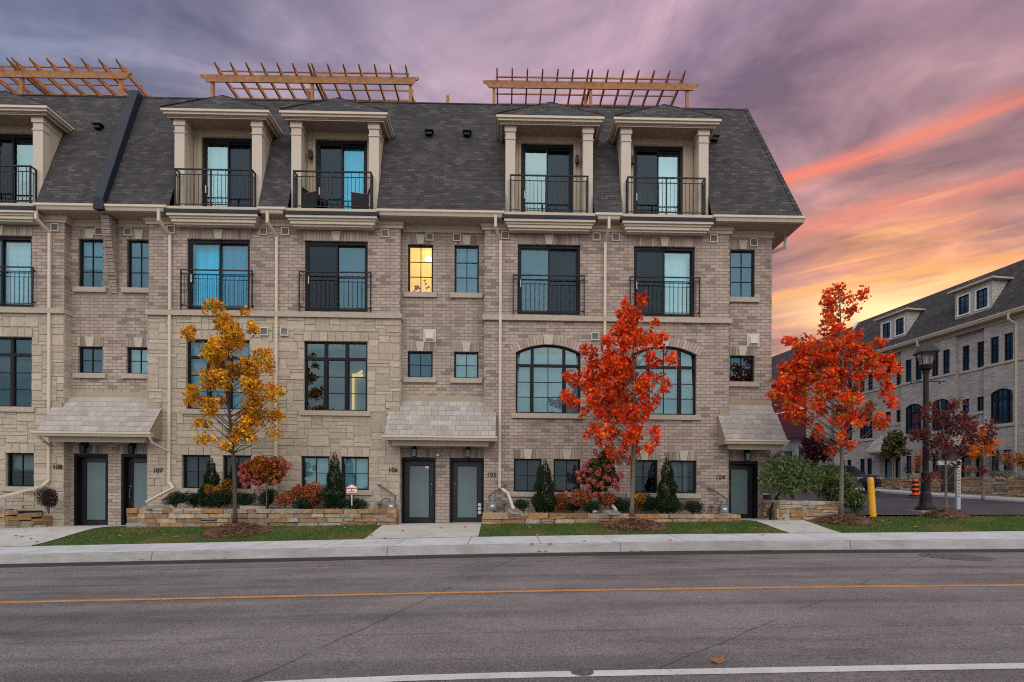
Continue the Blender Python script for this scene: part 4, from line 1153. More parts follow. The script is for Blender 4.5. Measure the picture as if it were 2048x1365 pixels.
def raft(a, b, n): return [a+(b-a)*i/(n-1) for i in range(n)]
pergola(-20.0, -14.2, [-18.4, -14.67], raft(-21.6, -18.55, 6)[3:]+raft(-18.35, -14.52, 7), 'cedar pergola cut by the left edge of the photo, above the dark party wall parapet', -18.65)
pergola(-11.64, -3.32, [-11.2, -7.42, -3.66], raft(-10.87, -7.40, 7)+raft(-7.26, -3.76, 7), 'middle of the three cedar pergolas, above the dormers with the two black chairs', -7.62)
pergola(-.87, 7.47, [-.45, 3.28, 7.02], raft(-.33, 3.12, 7)+raft(3.28, 6.78, 7), 'rightmost of the three cedar pergolas, above the end unit roof', 3.1)
t = thing('privacy_screen', 'short upright cedar screen standing alone on the roof between two pergolas', 'wood screen', (-2.25, 21.5, 14.3))
mb = MB(); mb.box(-2.31, -2.20, 21.4, 21.51, 14.3, 16.72); mb.build('post', M_wood, t)
mb = MB()
for k in range(9): mb.box(-2.275, -2.235, 21.515, 23.4, 14.45+k*.245, 14.68+k*.245)
mb.build('slats', M_wood, t)

# chairs on the balcony of the second dormer
def patio_chair(x, y, rz, label):
    t = thing('patio_chair', label, 'chair', (x, y, 10.33-SHEAR*x), 'patio chairs on the dormer balcony', local=True, rz=rz)
    mb = MB(); mb.box(-.27, .27, -.26, .24, .36, .44); mb.build('seat', M_black, t)
    mb = MB(); mb.hexa([(-.27, .20, .44), (.27, .20, .44), (.27, .26, .44), (-.27, .26, .44), (-.24, .30, .86), (.24, .30, .86), (.24, .35, .84), (-.24, .35, .84)]); mb.build('backrest', M_black, t)
    for s_ in (-1, 1):
        mb = MB(); mb.box(s_*.27-.03, s_*.27+.03, -.26, .26, .0, .60); mb.build('side_panel', M_black, t)
        mb = MB(); mb.box(s_*.27-.02, s_*.27+.02, -.28, .20, .602, .618); mb.build('armrest', M_red, t)
patio_chair(-6.22, 18.10, R(70), 'black wicker patio chair with red armrests, left one on the dormer balcony')
patio_chair(-4.78, 18.10, R(-75), 'black wicker patio chair with red armrests, right one on the dormer balcony')

# ================================================================== dry stone walls and beds
DS_ = [(.32, .225, .14), (.38, .28, .18), (.33, .17, .075), (.36, .20, .09), (.29, .215, .15), (.25, .19, .15), (.42, .34, .24), (.30, .28, .25), (.38, .25, .145), (.31, .16, .08)]
def stone_run(mb, p, q, zb, zt, th=.30):
    """courses of rough stones along the line p>q; zb, zt are functions of 0..1"""
    p, q = Vector((*p, 0)), Vector((*q, 0)); L = (q-p).length; d = (q-p)/L; n = Vector((d.y, -d.x, 0))
    def P(s, z, o): v_ = p+d*s+n*o; return (v_.x, v_.y, z)
    H = zt(.5)-zb(.5); nc = max(2, round(H/.125))
    for k in range(nc):
        s = 0
        while s < L-.02:
            l = min(L-s, random.uniform(.26, .80))
            if L-s-l < .14: l = L-s
            fa, fb = s/L, (s+l)/L
            z0 = zb((fa+fb)/2)+(zt((fa+fb)/2)-zb((fa+fb)/2))*k/nc; z1 = zb((fa+fb)/2)+(zt((fa+fb)/2)-zb((fa+fb)/2))*(k+1)/nc
            subs = [(z0, z1)] if random.random() < .86 else [(z0, z0+(z1-z0)*.5), (z0+(z1-z0)*.5, z1)]
            for a0, a1 in subs:
                c = jit(random.choice(DS_), .16); pr = random.uniform(-.02, .035); j = lambda: random.uniform(-.014, .014)
                g = .006
                A = [P(s+g, a0+g, -th), P(s+l-g, a0+g, -th), P(s+l-g, a1-g*.3, -th), P(s+g, a1-g*.3, -th)]
                B = [P(s+g+j()*.7, a0+g+j()*.8, pr+j()), P(s+l-g+j()*.7, a0+g+j()*.8, pr+j()), P(s+l-g+j()*.7, a1-g*.3+j()*.8, pr+j()), P(s+g+j()*.7, a1-g*.3+j()*.8, pr+j())]
                e = .018
                m_ = [tuple(Vector(x)*1.0) for x in B]
                ctr = sum((Vector(x) for x in B), Vector())/4
                Cc = [tuple(Vector(x)+(ctr-Vector(x)).normalized()*e*1.3+n*.016) for x in B]
                mb.face(Cc, 1, c)
                for u_ in range(4):
                    r = (u_+1) % 4; mb.face([m_[u_], m_[r], Cc[r], Cc[u_]], 1, c); mb.face([A[u_], A[r], m_[r], m_[u_]], 1, c)
                mb.face(A[::-1], 1, c)
            s += l
    # dark core behind the joints
    a, b = P(.01, 0, -.05), P(L-.01, 0, -.05); a2, b2 = P(.01, 0, -th+.01), P(L-.01, 0, -th+.01)
    mb.hexa([(a[0], a[1], zb(0)-.2), (b[0], b[1], zb(1)-.2), (b2[0], b2[1], zb(1)-.2), (a2[0], a2[1], zb(0)-.2), (a[0], a[1], zt(0)-.03), (b[0], b[1], zt(1)-.03), (b2[0], b2[1], zt(1)-.03), (a2[0], a2[1], zt(0)-.03)], 0, (.05, .045, .04))
M_core = plain('wall_core', (.05, .043, .035), .95, .2, 20)
M_bed = plain('bed_soil', (.045, .032, .022), .95, .35, 30, .8, 60)
def bed(name, pts, z):
    mb = MB(); mb.prism(pts, z-.7, z, axis='z'); return tag(mb.build(name, M_bed, None, False), kind='structure')
def garden_wall(label, runs, bedpts=None, bedz=None):
    mb = MB()
    for r in runs: stone_run(mb, *r)
    o = mb.build('stone_retaining_wall', [M_core, M_drystone], None, False)
    tag(o, label, 'garden wall', 'dry stone retaining walls along the lawn')
    if bedpts: bed('planting_bed', bedpts, bedz)
def ln(a, b): return lambda t: a+(b-a)*t
lw = lambda x0, x1, y: ln(g_lawn(x0, y)-.04, g_lawn(x1, y)-.04)
garden_wall('low stone retaining wall at the left edge, under the downspout by number 108', [((-19, 16.7), (-14.95, 16.7), lw(-19, -14.95, 16.7), ln(.78, .78)), ((-14.95, 16.7), (-14.6, 17.95), lw(-14.95, -14.6, 17.4), ln(.78, .5))],
            [(-19, 16.9), (-15.2, 16.9), (-14.9, 17.96), (-19, 17.96)], .70)
garden_wall('long orange brown stone retaining wall behind the yellow leaved tree', [((-11.22, 16.5), (-3.27, 16.5), lw(-11.22, -3.27, 16.5), ln(.83, .81)), ((-11.2, 17.95), (-11.2, 16.5), lw(-11.2, -11.2, 17), ln(.82, .82)), ((-3.27, 16.52), (-3.46, 17.95), lw(-3.27, -3.4, 17), ln(.81, .81))],
            [(-10.95, 16.7), (-3.5, 16.7), (-3.62, 17.96), (-10.95, 17.96)], .75)
garden_wall('low tan stone retaining wall behind the red tree between doors 105 and 104', [((-.65, 16.5), (7.15, 16.5), lw(-.65, 7.15, 16.5), ln(.73, .69)), ((-.65, 17.95), (-.65, 16.52), lw(-.65, -.65, 17), ln(.73, .73)), ((7.15, 16.52), (7.25, 17.95), lw(7.2, 7.2, 17), ln(.69, .69))],
            [(-.42, 16.7), (6.95, 16.7), (7.0, 17.96), (-.42, 17.96)], .64)
garden_wall('taller tan stone retaining wall right of door 104 under the leafy green shrubs', [((8.30, 16.5), (10.25, 16.55), lw(8.3, 10.2, 16.5), ln(1.13, 1.10)), ((8.55, 18.2), (8.30, 16.5), lw(8.4, 8.4, 17.4), ln(1.13, 1.13)), ((10.25, 16.55), (10.6, 17.3), lw(10.3, 10.6, 17), ln(1.10, .80))],
            [(8.55, 16.7), (10.0, 16.7), (10.4, 17.6), (10.2, 19.5), (8.95, 19.5)], 1.02)

# ================================================================== plants
def basis(nrm):
    nrm = nrm.normalized(); a = nrm.cross(Vector((0, 0, 1)))
    if a.length < .01: a = Vector((1, 0, 0))
    a.normalize(); return a, nrm.cross(a)
MAPLE = [(0, 1.0), (.16, .55), (.62, .72), (.50, .30), (.95, .10), (.42, -.12), (.40, -.55), (.0, -.30)]
MAPLE = MAPLE + [(-x, y) for x, y in MAPLE[-2:0:-1]]
OVAL = [(0, 1), (.40, .52), (.52, .0), (.30, -.6), (0, -.9), (-.30, -.6), (-.52, .0), (-.40, .52)]
SLIM = [(0, 1), (.26, .2), (.18, -.7), (-.18, -.7), (-.26, .2)]
def leaf(mb, c, size, shape, col, rnd, up=.35, curl=.25):
    nrm = Vector((rnd.gauss(0, 1), rnd.gauss(0, 1), rnd.gauss(up, 1)))
    a, b = basis(nrm); t_ = rnd.uniform(0, 6.283); ca, sa = math.cos(t_), math.sin(t_)
    e1, e2 = a*ca+b*sa, b*ca-a*sa; n_ = nrm.normalized()
    pts = [c+(e1*x+e2*y)*size+n_*(abs(x)*curl*size - abs(y)*.15*size) for x, y in shape]
    i = len(mb.v); mb.v += [tuple(p) for p in pts]
    n = len(pts); h = n//2
    # folded along the mid rib
    mb.f.append(tuple(i+k for k in range(0, h+1))); mb.f.append(tuple([i] + [i+k for k in range(h, n)]))
    mb.mi += [0, 0]; mb.c += [col, col]; mb.hascol = True
def inball(rnd, r=1.0, shell=.4):
    while True:
        v_ = Vector((rnd.uniform(-1, 1), rnd.uniform(-1, 1), rnd.uniform(-1, 1)))
        if shell*rnd.random() < v_.length <= 1: return v_*r
def tree(name, label, base, Y, blobs, shape, size, cols, bark, trunk_r, top, per=1.0, group=None, seed=1, fork=None, depth=1.0, pos=None, up=.35):
    """base: trunk foot (photo x, world z); blobs: (photo x, y, radius) of the leaf masses"""
    rnd = random.Random(seed)
    root_p = at(base[0], base[1], Y) if pos is None else Vector(pos)
    t = thing(name, label, 'tree', root_p, group)
    tx = root_p.x
    topp = at(top[0], top[1], Y)
    k = Y/FPX
    trunk = MB()
    def trunk_at(z):
        f_ = max(0, min(1, (z-root_p.z)/(topp.z-root_p.z)))
        return Vector((root_p.x+(topp.x-root_p.x)*f_+.05*math.sin(f_*5), Y+.04*math.sin(f_*7), root_p.z+(topp.z-root_p.z)*f_)), trunk_r*(1-f_)**.8+.008
    N = 14
    pts = [trunk_at(root_p.z-.1+(topp.z-root_p.z+.1)*i/N) for i in range(N+1)]
    trunk.tube([p for p, r in pts], [r*(1.25 if i == 0 else 1) for i, (p, r) in enumerate(pts)], 8)
    crown = MB()
    zlow = min(at(b[0], b[1], Y).z for b in blobs)
    for bx_, by_, br in blobs:
        c = at(bx_, by_, Y); r = br*k
        hw = abs(c.x-tx)
        R_ = max(.3, 1.15*depth-hw*.55)
        c.y += rnd.uniform(-1, 1)*R_*.75
        # limb
        zf = max(zlow-.15, c.z-(hw*.62+.18+rnd.random()*.2)); p0, r0 = trunk_at(min(zf, topp.z-.2))
        mid = p0.lerp(c, .5)+Vector((0, 0, -.06*hw))
        trunk.tube([p0, mid, c], [min(r0*.45, .018), .008, .003], 5)
        nt = max(5, int(per*21*(r/.28)**2))
        for q in range(nt):
            v_ = inball(rnd, r*1.08); tip = c+Vector((v_.x, v_.y*1.1, v_.z))
            trunk.tube([c+v_*.1, c+v_*.55+Vector((0, 0, -.02)), tip], [.006, .0045, .003], 3, caps=False)
            tone = rnd.uniform(.72, 1.25); base_c = rnd.choice(cols)
            for _ in range(rnd.randint(8, 14)):
                p = tip+inball(rnd, .13+size*.35)
                cc = base_c if rnd.random() < .7 else rnd.choice(cols)
                kk = tone*rnd.uniform(.8, 1.2)
                leaf(crown, p, size*rnd.uniform(.65, 1.15), shape, tuple(min(1, x*kk) for x in cc), rnd, up)
    trunk.build('trunk', bark, t, smooth=True)
    crown.build('crown', M_leaf, t)
    return t
def B4(lst, ox, oy, s): return [(ox+a/s, oy+b/s, r/s) for a, b, r in lst]
T1 = B4([(400,170,55),(350,270,40),(420,220,45),(140,300,18),(180,365,20),(230,400,20),(510,270,35),(660,215,16),(610,280,25),(710,320,18),(550,340,65),(480,400,65),(620,400,55),(300,500,45),(400,520,75),(520,500,75),(640,500,55),(740,500,30),(800,570,30),(340,600,55),(450,620,75),(580,620,75),(700,620,55),(760,610,35),(160,790,35),(120,870,38),(200,850,50),(260,900,50),(330,880,45),(400,760,65),(500,760,70),(620,760,75),(720,800,65),(820,780,45),(890,820,28),(850,860,45),(700,900,65),(600,900,55),(180,1050,32),(260,1070,38),(275,1195,28),(320,980,42),(420,960,50),(560,980,60),(680,1000,62),(800,1010,52),(890,990,32),(780,1140,38),(640,1090,62),(540,1130,50),(460,1150,40),(400,1215,25),(560,1200,42),(640,1180,42),(520,1270,25)], 340, 580, 4.015)
T2 = B4([(600,70,38),(680,60,34),(560,110,34),(640,150,60),(700,130,34),(560,230,52),(650,250,62),(720,230,42),(800,220,24),(520,290,34),(880,290,26),(930,280,14),(280,380,28),(340,420,40),(460,360,46),(480,430,55),(590,350,62),(680,360,62),(780,330,42),(840,380,32),(380,500,52),(460,520,62),(560,480,72),(650,480,72),(740,520,42),(900,480,24),(960,460,16),(960,510,20),(140,620,26),(200,630,32),(280,600,36),(350,600,50),(440,620,62),(540,600,72),(640,600,72),(740,640,42),(820,600,30),(900,600,26),(920,660,24),(250,690,42),(340,700,50),(440,720,62),(560,720,72),(680,720,60),(780,740,50),(880,730,32),(890,790,22),(130,790,32),(180,830,36),(110,760,16),(330,800,50),(430,820,62),(530,820,72),(640,830,72),(740,840,40),(800,870,22),(300,890,32),(400,900,50),(500,920,60),(600,930,60),(700,930,52),(310,1080,22),(370,1040,36),(430,1060,50),(520,1060,52),(620,1070,60),(720,1070,60),(800,1090,36),(840,1120,18),(420,1130,26),(500,1190,32),(510,1240,24),(600,1170,30),(720,1170,36),(760,1200,24),(680,1290,26),(590,1250,18)], 1100, 600, 4.015)
T3 = B4([(560,280,20),(530,310,24),(700,270,24),(720,310,24),(650,300,22),(510,350,24),(580,370,28),(660,370,32),(720,390,24),(510,420,26),(590,440,32),(660,440,32),(480,510,22),(540,520,32),(620,510,32),(520,580,24),(600,570,36),(330,600,22),(285,610,14),(350,640,32),(400,660,32),(470,660,32),(300,680,32),(330,720,50),(430,720,50),(530,690,60),(620,650,50),(700,600,42),(740,560,22),(860,640,22),(880,670,18),(750,680,52),(820,690,42),(250,790,32),(240,830,32),(320,800,50),(420,800,60),(530,790,70),(640,760,70),(740,770,60),(830,760,42),(920,740,32),(970,740,32),(1000,780,14),(950,830,24),(870,800,32),(180,920,32),(230,900,36),(300,880,50),(400,880,60),(500,880,60),(600,870,60),(700,860,50),(800,870,42),(140,990,26),(180,980,36),(250,970,42),(340,980,50),(440,970,50),(540,970,50),(640,950,50),(720,950,42),(880,950,32),(940,980,28),(990,1010,22),(230,1060,32),(260,1120,32),(330,1080,42),(400,1060,42),(370,1150,40),(560,1040,36),(640,1050,46),(700,1080,40),(800,1090,32),(860,1080,42),(920,1060,22),(810,1150,36),(870,1170,42),(900,1190,26),(500,1110,32),(440,1160,32),(510,1180,32),(530,1250,28),(450,1240,28),(620,1160,38),(680,1140,38),(650,1200,30),(580,1280,30),(690,1340,28),(720,1330,20),(560,1375,26)], 1500, 500, 3.412)
TP = B4([(1180,110,30),(1130,140,40),(1080,130,26),(1230,160,40),(1100,220,50),(1180,240,60),(1270,230,50),(1330,220,26),(1000,210,18),(960,240,14),(950,360,24),(1000,340,28),(1070,340,50),(1160,330,60),(1260,320,60),(1350,310,42),(1420,330,42),(1480,330,26),(1450,280,22),(1050,420,36),(1130,420,50),(1220,420,50),(1310,410,50),(1400,400,40),(1120,500,32),(1200,500,40),(1290,490,40),(1360,470,32),(1330,590,22),(1400,650,20),(1010,690,18),(1090,720,18)], 1600, 780, 4.016)
TO = B4([(1450,330,24),(1480,380,34),(1430,430,42),(1500,430,42),(1400,490,34),(1460,500,42),(1520,490,34),(1545,430,24)], 1600, 780, 4.016)
TG = B4([(745,380,30),(700,410,30),(790,400,30),(830,440,24),(720,470,40),(780,470,40),(690,500,20),(740,520,32),(810,500,24)], 1600, 780, 4.016)
TPB = B4([(60,420,40),(110,400,40),(160,420,30),(30,470,40),(100,480,50),(170,480,40),(60,540,40),(130,550,40),(190,540,30),(110,600,30),(250,420,26)], 1600, 780, 4.016)
YEL = [(.74, .31, .010), (.82, .41, .015), (.62, .23, .010), (.78, .35, .012), (.84, .47, .02), (.50, .16, .010), (.44, .33, .02)]
RED = [(.84, .080, .008), (.90, .12, .010), (.70, .042, .008), (.92, .17, .013), (.86, .09, .008), (.52, .030, .010), (.78, .055, .008)]
RED3 = [(.86, .085, .008), (.92, .125, .012), (.72, .045, .008), (.92, .18, .015), (.82, .06, .008), (.62, .035, .008), (.46, .03, .010), (.42, .20, .03)]
tree('street_tree', 'slim young tree with golden yellow leaves on a mulch mound before the limestone wall', (470, 1046), 15.9, T1, OVAL, .060, YEL, M_bark, .052, (443, 600), 1.45, 'young autumn trees along the lawn', 3)
tree('street_tree', 'young maple with bright red orange leaves in front of the arched windows', (1263, 1034), 15.9, T2, MAPLE, .066, RED, M_barkl, .058, (1270, 608), 1.5, 'young autumn trees along the lawn', 4)
tree('street_tree', 'tallest red orange maple at the street corner beside the yellow bollard', (1682, 1030), 16.25, T3, MAPLE, .066, RED3, M_barkl, .060, (1684, 580), 1.35, 'young autumn trees along the lawn', 5)
tree('street_tree', 'thin dark purple leaved maple on a mulch mound beside the lamp post', (1893, 1028), 16.75, TP, MAPLE, .050, [(.12, .022, .022), (.16, .03, .026), (.085, .018, .024), (.19, .05, .03), (.13, .02, .035)], M_barkl, .032, (1884, 800), 1.5, 'young autumn trees along the lawn', 6)
tree('street_tree', 'small round orange tree by the far stone wall behind the purple maple', (1966, 1001), 20.8, TO, MAPLE, .06, [(.85, .22, .015), (.92, .30, .02), (.72, .14, .012)], M_barkl, .045, (1965, 855), 1.8, None, 7, depth=.5)
tree('street_tree', 'small green tree in front of the far slate porch roof', (1788, 975), 27.0, TG, OVAL, .10, [(.06, .085, .035), (.08, .11, .045), (.05, .065, .03), (.16, .11, .03)], M_barkl, .05, (1785, 870), 1.5, None, 8, depth=.5)
tree('street_tree', 'dark purple bushy tree far behind the green shrubs, left of the big maple', (1632, 975), 30.0, TPB, MAPLE, .10, [(.075, .015, .025), (.10, .02, .03), (.06, .012, .022), (.12, .03, .03)], M_bark, .06, (1632, 875), 1.2, None, 9, depth=.6)

def conifer(px, pb, pt, hw, Y, label, seed):
    rnd = random.Random(seed); b = at(px, pb, Y); t_ = at(px, pt, Y); h = t_.z-b.z; w_ = hw*1.5*Y/FPX
    o = thing('arborvitae', label, 'evergreen', b, 'cone shaped evergreens in the beds')
    mb = MB(); mb.tube([b+Vector((0, 0, -.05)), b+Vector((0, 0, h*.9))], [.035, .008], 6); mb.build('trunk', M_bark, o)
    mb = MB(); cols = [(.013, .034, .011), (.019, .046, .014), (.010, .026, .010), (.026, .058, .016)]
    for i in range(5200):
        f = 1-math.sqrt(rnd.random()); f = f*.99
        prof = (1-f)**.85*(.86+.14*math.sin(f*23+seed))*(1-.35*max(0, .12-f)/.12)
        an = rnd.uniform(0, 6.283); r = w_*prof*(1-.42*rnd.random()**2.2)*(1+.10*math.sin(3*an+f*9+seed))
        c = b+Vector((r*math.cos(an), r*math.sin(an), h*f+rnd.uniform(-.02, .02)))
        out = Vector((math.cos(an), math.sin(an), .9+rnd.uniform(-.3, .8))).normalized()
        sd = out.cross(Vector((rnd.gauss(0, 1), rnd.gauss(0, 1), rnd.gauss(0, 1)))).normalized()
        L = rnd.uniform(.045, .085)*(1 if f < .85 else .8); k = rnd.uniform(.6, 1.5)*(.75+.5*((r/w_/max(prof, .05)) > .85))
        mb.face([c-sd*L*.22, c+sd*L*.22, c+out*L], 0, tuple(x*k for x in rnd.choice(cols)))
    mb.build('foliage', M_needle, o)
conifer(422, 1013, 914, 18, 17.35, 'cone shaped evergreen before the windows behind the yellow tree', 1)
conifer(669, 1016, 901, 19, 17.35, 'cone shaped evergreen between the two bright ground floor windows', 2)
conifer(1090, 1024, 916, 20, 17.35, 'cone shaped evergreen left of the pink hydrangea standard', 3)
conifer(1334, 1026, 909, 20, 17.35, 'cone shaped evergreen right of the red maple trunk', 4)

SHRUB = {
 'green': ('boxwood_shrub', [(.016, .04, .018), (.022, .052, .02), (.012, .03, .015)], SLIM, .035, 'low dark evergreen shrubs in the beds'),
 'red': ('hydrangea_shrub', [(.44, .10, .055), (.52, .15, .08), (.36, .08, .06), (.48, .19, .06), (.20, .12, .03)], OVAL, .034, 'low autumn shrubs in the beds'),
 'yellow': ('hydrangea_shrub', [(.48, .22, .02), (.40, .17, .02), (.12, .11, .03), (.30, .12, .02)], OVAL, .05, 'low autumn shrubs in the beds'),
 'bare': ('bare_shrub', [(.045, .03, .03), (.06, .04, .04), (.03, .03, .02)], SLIM, .03, None),
 'big': ('broadleaf_shrub', [(.11, .175, .055), (.15, .22, .075), (.08, .125, .04), (.19, .25, .095)], SLIM, .085, None)}
def shrub(kind, px, py, rx, ry, label, seed, Y=17.15, n=None, zb=None):
    nm, cols, shp, sz, grp = SHRUB[kind]; rnd = random.Random(seed)
    c = at(px, py, Y); k = Y/FPX; rx *= k; ry *= k
    b = Vector((c.x, c.y, c.z-ry)); rx *= 1.22; c.z += ry*.2; ry *= 1.3
    o = thing(nm, label, 'shrub', b, grp)
    st = MB(); fo = MB()
    n = n or int(1100*(rx*ry)/.06)
    lob = [Vector((rnd.uniform(-.5, .5)*rx, rnd.uniform(-.4, .4)*rx, rnd.uniform(-.25, .45)*ry)) for _ in range(7)]
    for l in lob: st.tube([b, b.lerp(c+l, .6), c+l*1.5], [.012, .008, .004], 4)
    for i in range(n):
        l = rnd.choice(lob); v_ = inball(rnd, 1, .75); p = c+l+Vector((v_.x*rx*.62, v_.y*rx*.55, v_.z*ry*.62))
        if p.z < b.z: p.z = b.z+rnd.random()*.05
        kk = rnd.uniform(.65, 1.4)
        leaf(fo, p, sz*rnd.uniform(.7, 1.2), shp, tuple(x*kk for x in rnd.choice(cols)), rnd, .6)
    st.build('stem', M_bark, o); fo.build('foliage', M_leaf if kind != 'green' else M_needle, o)
    return o
i_ = 0
for kind, px, py, rx, ry, lab in [
    ('green', 352, 1003, 20, 13, 'low dark evergreen shrub beside the downspout of number 107'),
    ('green', 388, 1002, 21, 14, 'low dark evergreen shrub just left of the cone behind the yellow tree'),
    ('green', 438, 1000, 20, 17, 'dark green shrub right under the cone behind the yellow tree'),
    ('green', 486, 1004, 20, 14, 'dark green shrub just right of the yellow tree trunk'),
    ('green', 535, 1003, 17, 17, 'round dark green shrub below the pink and orange hydrangea standard'),
    ('green', 600, 1009, 16, 12, 'small dark green shrub left of the orange red hydrangea bush'),
    ('green', 681, 1008, 18, 13, 'dark green shrub at the foot of the cone between the bright windows'),
    ('green', 713, 1010, 20, 11, 'low spreading dark shrub under the small red and white sign'),
    ('green', 1047, 1015, 17, 11, 'small dark green shrub beside the splash block of number 105'),
    ('green', 1079, 1015, 16, 11, 'small dark green shrub before the cone left of the hydrangea standard'),
    ('green', 1146, 1017, 17, 9, 'low dark green shrub between two reddish bushes left of the hydrangea standard'),
    ('green', 1183, 1018, 20, 12, 'dark green shrub with pale specks under the hydrangea standard'),
    ('green', 1245, 1014, 20, 15, 'dark green shrub hidden just left of the red maple trunk'),
    ('green', 1297, 1011, 20, 16, 'round dark green shrub just right of the red maple trunk'),
    ('green', 1348, 1017, 15, 12, 'small dark green shrub at the foot of the rightmost cone'),
    ('green', 1386, 1018, 21, 12, 'low dark green shrub nearest the gas meter of number 104'),
    ('red', 624, 1000, 23, 24, 'dense orange red hydrangea bush left of the cone between the bright windows'),
    ('red', 570, 1000, 15, 16, 'russet hydrangea bush below the right side of the pink and orange standard'),
    ('red', 593, 986, 11, 13, 'small dusty red bush between the russet and orange red hydrangeas'),
    ('red', 1122, 1009, 17, 15, 'coral red low bush right of the cone left of the hydrangea standard'),
    ('red', 1163, 1003, 17, 17, 'russet low bush against the wall just left of the hydrangea stem'),
    ('red', 1210, 1003, 18, 13, 'dull orange low bush behind the downspout by the red maple'),
    ('yellow', 456, 990, 13, 22, 'yellow orange hydrangea leaves between the cone and the yellow tree trunk'),
    ('yellow', 428, 985, 13, 10, 'greenish yellow hydrangea top over the shrub beside the yellow tree'),
    ('yellow', 1275, 1003, 14, 12, 'yellow orange low bush right behind the red maple trunk'),
    ('bare', 98, 1004, 18, 24, 'sparse dark bare shrub beside door 108')]:
    i_ += 1; shrub(kind, px, py, rx, ry, lab, 100+i_, 17.1+.2*(i_ % 3))
shrub('big', 1586, 958, 56, 42, 'large glossy green shrub on the wall right of door 104', 201, 17.25, 2600)
shrub('big', 1672, 985, 40, 42, 'green shrub behind the trunk of the corner maple', 202, 17.9, 2000)
shrub('big', 1706, 1010, 16, 22, 'small green shrub tucked right of the corner maple trunk', 203, 17.6, 700)
shrub('green', 1562, 935, 26, 34, 'dark evergreen bush far behind the corner of the end unit', 204, 24.0, 1600)
# hydrangea standards: single stem, leaves and countable flower heads
def flower_mesh(cols, seed):
    rnd = random.Random(seed); mb = MB()
    for i in range(90):
        v_ = Vector((rnd.gauss(0, 1), rnd.gauss(0, 1), rnd.gauss(0, 1))).normalized(); c = v_*.075*rnd.uniform(.8, 1.1); c.z *= 1.2
        a, b = basis(v_+Vector((rnd.gauss(0, .3), rnd.gauss(0, .3), rnd.gauss(0, .3)))); s_ = rnd.uniform(.017, .026); k = rnd.uniform(.75, 1.25)
        mb.face([c+a*s_, c+b*s_, c-a*s_, c-b*s_], 0, tuple(min(1, x*k) for x in rnd.choice(cols)))
    return mb.mesh('flower_head', M_leaf)
FL = [flower_mesh([(.55, .10, .12), (.62, .17, .17), (.48, .07, .10), (.58, .20, .16)], s_) for s_ in (1, 2, 3)]
def standard(px, pb, blobs, heads, label, cols, Y, seed):
    rnd = random.Random(seed); b = at(px, pb, Y); k = Y/FPX
    o = thing('hydrangea_standard', label, 'shrub', b, 'hydrangeas grown as small trees')
    cs = [(at(x, y, Y), r*k) for x, y, r in blobs]; ctr = sum((c for c, r in cs), Vector())/len(cs)
    st = MB(); low = Vector((b.x, b.y, min(c.z for c, r in cs)))
    st.tube([b+Vector((0, 0, -.05)), low], [.022, .018], 6)
    fo = MB()
    for c, r in cs:
        c = c+Vector((0, rnd.uniform(-.2, .2), 0)); st.tube([low, low.lerp(c, .6), c], [.012, .008, .004], 4)
        for i in range(int(620*(r/.3)**2)):
            v_ = inball(rnd, r); kk = rnd.uniform(.7, 1.3)
            leaf(fo, c+v_, rnd.uniform(.04, .07), OVAL, tuple(x*kk for x in rnd.choice(cols)), rnd, .6)
    st.build('stem', M_barkl, o); fo.build('foliage', M_leaf, o)
    for x, y, s_ in heads:
        f = bpy.data.objects.new('flower_head', rnd.choice(FL)); COL.objects.link(f); f.parent = o; f.matrix_parent_inverse = PINV[o.name]
        f.location = at(x, y, Y-.22+rnd.uniform(-.08, .05)); f.scale = (s_,)*3; f.rotation_euler = (rnd.uniform(-.4, .4), rnd.uniform(-.4, .4), rnd.uniform(0, 6))
def Z4(l, ox, oy, s): return [(ox+x/s, oy+y/s, r) for x, y, r in l]
standard(533, 1010, [(505, 940, 20), (525, 935, 22), (550, 932, 20), (540, 950, 20), (515, 955, 16), (560, 940, 14)],
         Z4([(1170,340,.9),(1240,300,.9),(1320,300,.8),(1150,440,1.1),(1200,480,1.1),(1250,450,1.0),(1300,490,1.0),(1350,440,1.1),(1330,540,1.0),(1390,540,.9),(1210,580,1.0),(1260,560,.8),(1400,620,.9),(1170,520,.8),(1430,280,.9),(1590,330,.9),(1690,290,1.1),(1780,330,1.2),(1730,410,.8),(1660,430,.7),(1600,540,1.0),(1540,280,.7),(1640,260,.6),(1190,390,.8)], 300, 880, 6.4),
         'hydrangea standard with a flat orange and crimson crown right of the yellow tree', [(.55, .20, .02), (.48, .10, .02), (.60, .28, .02), (.36, .07, .03), (.20, .16, .03)], 17.15, 11)
standard(1178, 1018, [(1190, 935, 18), (1205, 925, 14), (1215, 945, 16), (1190, 960, 20), (1170, 955, 14), (1225, 960, 14), (1200, 975, 18), (1210, 910, 10), (1220, 920, 10)],
         Z4([(1470,150,1.0),(1500,210,.9),(1410,270,.9),(1350,310,.9),(1340,380,1.2),(1410,390,1.0),(1250,430,1.1),(1270,510,1.1),(1330,460,.8),(1370,520,1.0),(1420,510,.9),(1460,540,1.0),(1500,430,1.3),(1530,380,.9),(1590,330,.8),(1640,370,1.3),(1690,330,.9),(1600,480,1.1),(1500,580,1.0),(1550,560,.9),(1570,610,.8),(1380,590,1.0),(1350,630,.8),(1650,510,1.0),(1720,520,1.0),(1800,460,1.2),(1720,580,1.2),(1760,610,1.1),(1740,550,.8),(1480,700,1.0),(1560,700,1.1),(1780,270,1.3),(1740,230,.9),(1100,680,.9),(1540,200,.7)], 960, 880, 6.4),
         'hydrangea standard full of round pink flower heads left of the red maple', [(.05, .10, .025), (.08, .13, .03), (.04, .075, .02), (.28, .17, .03)], 17.15, 12)

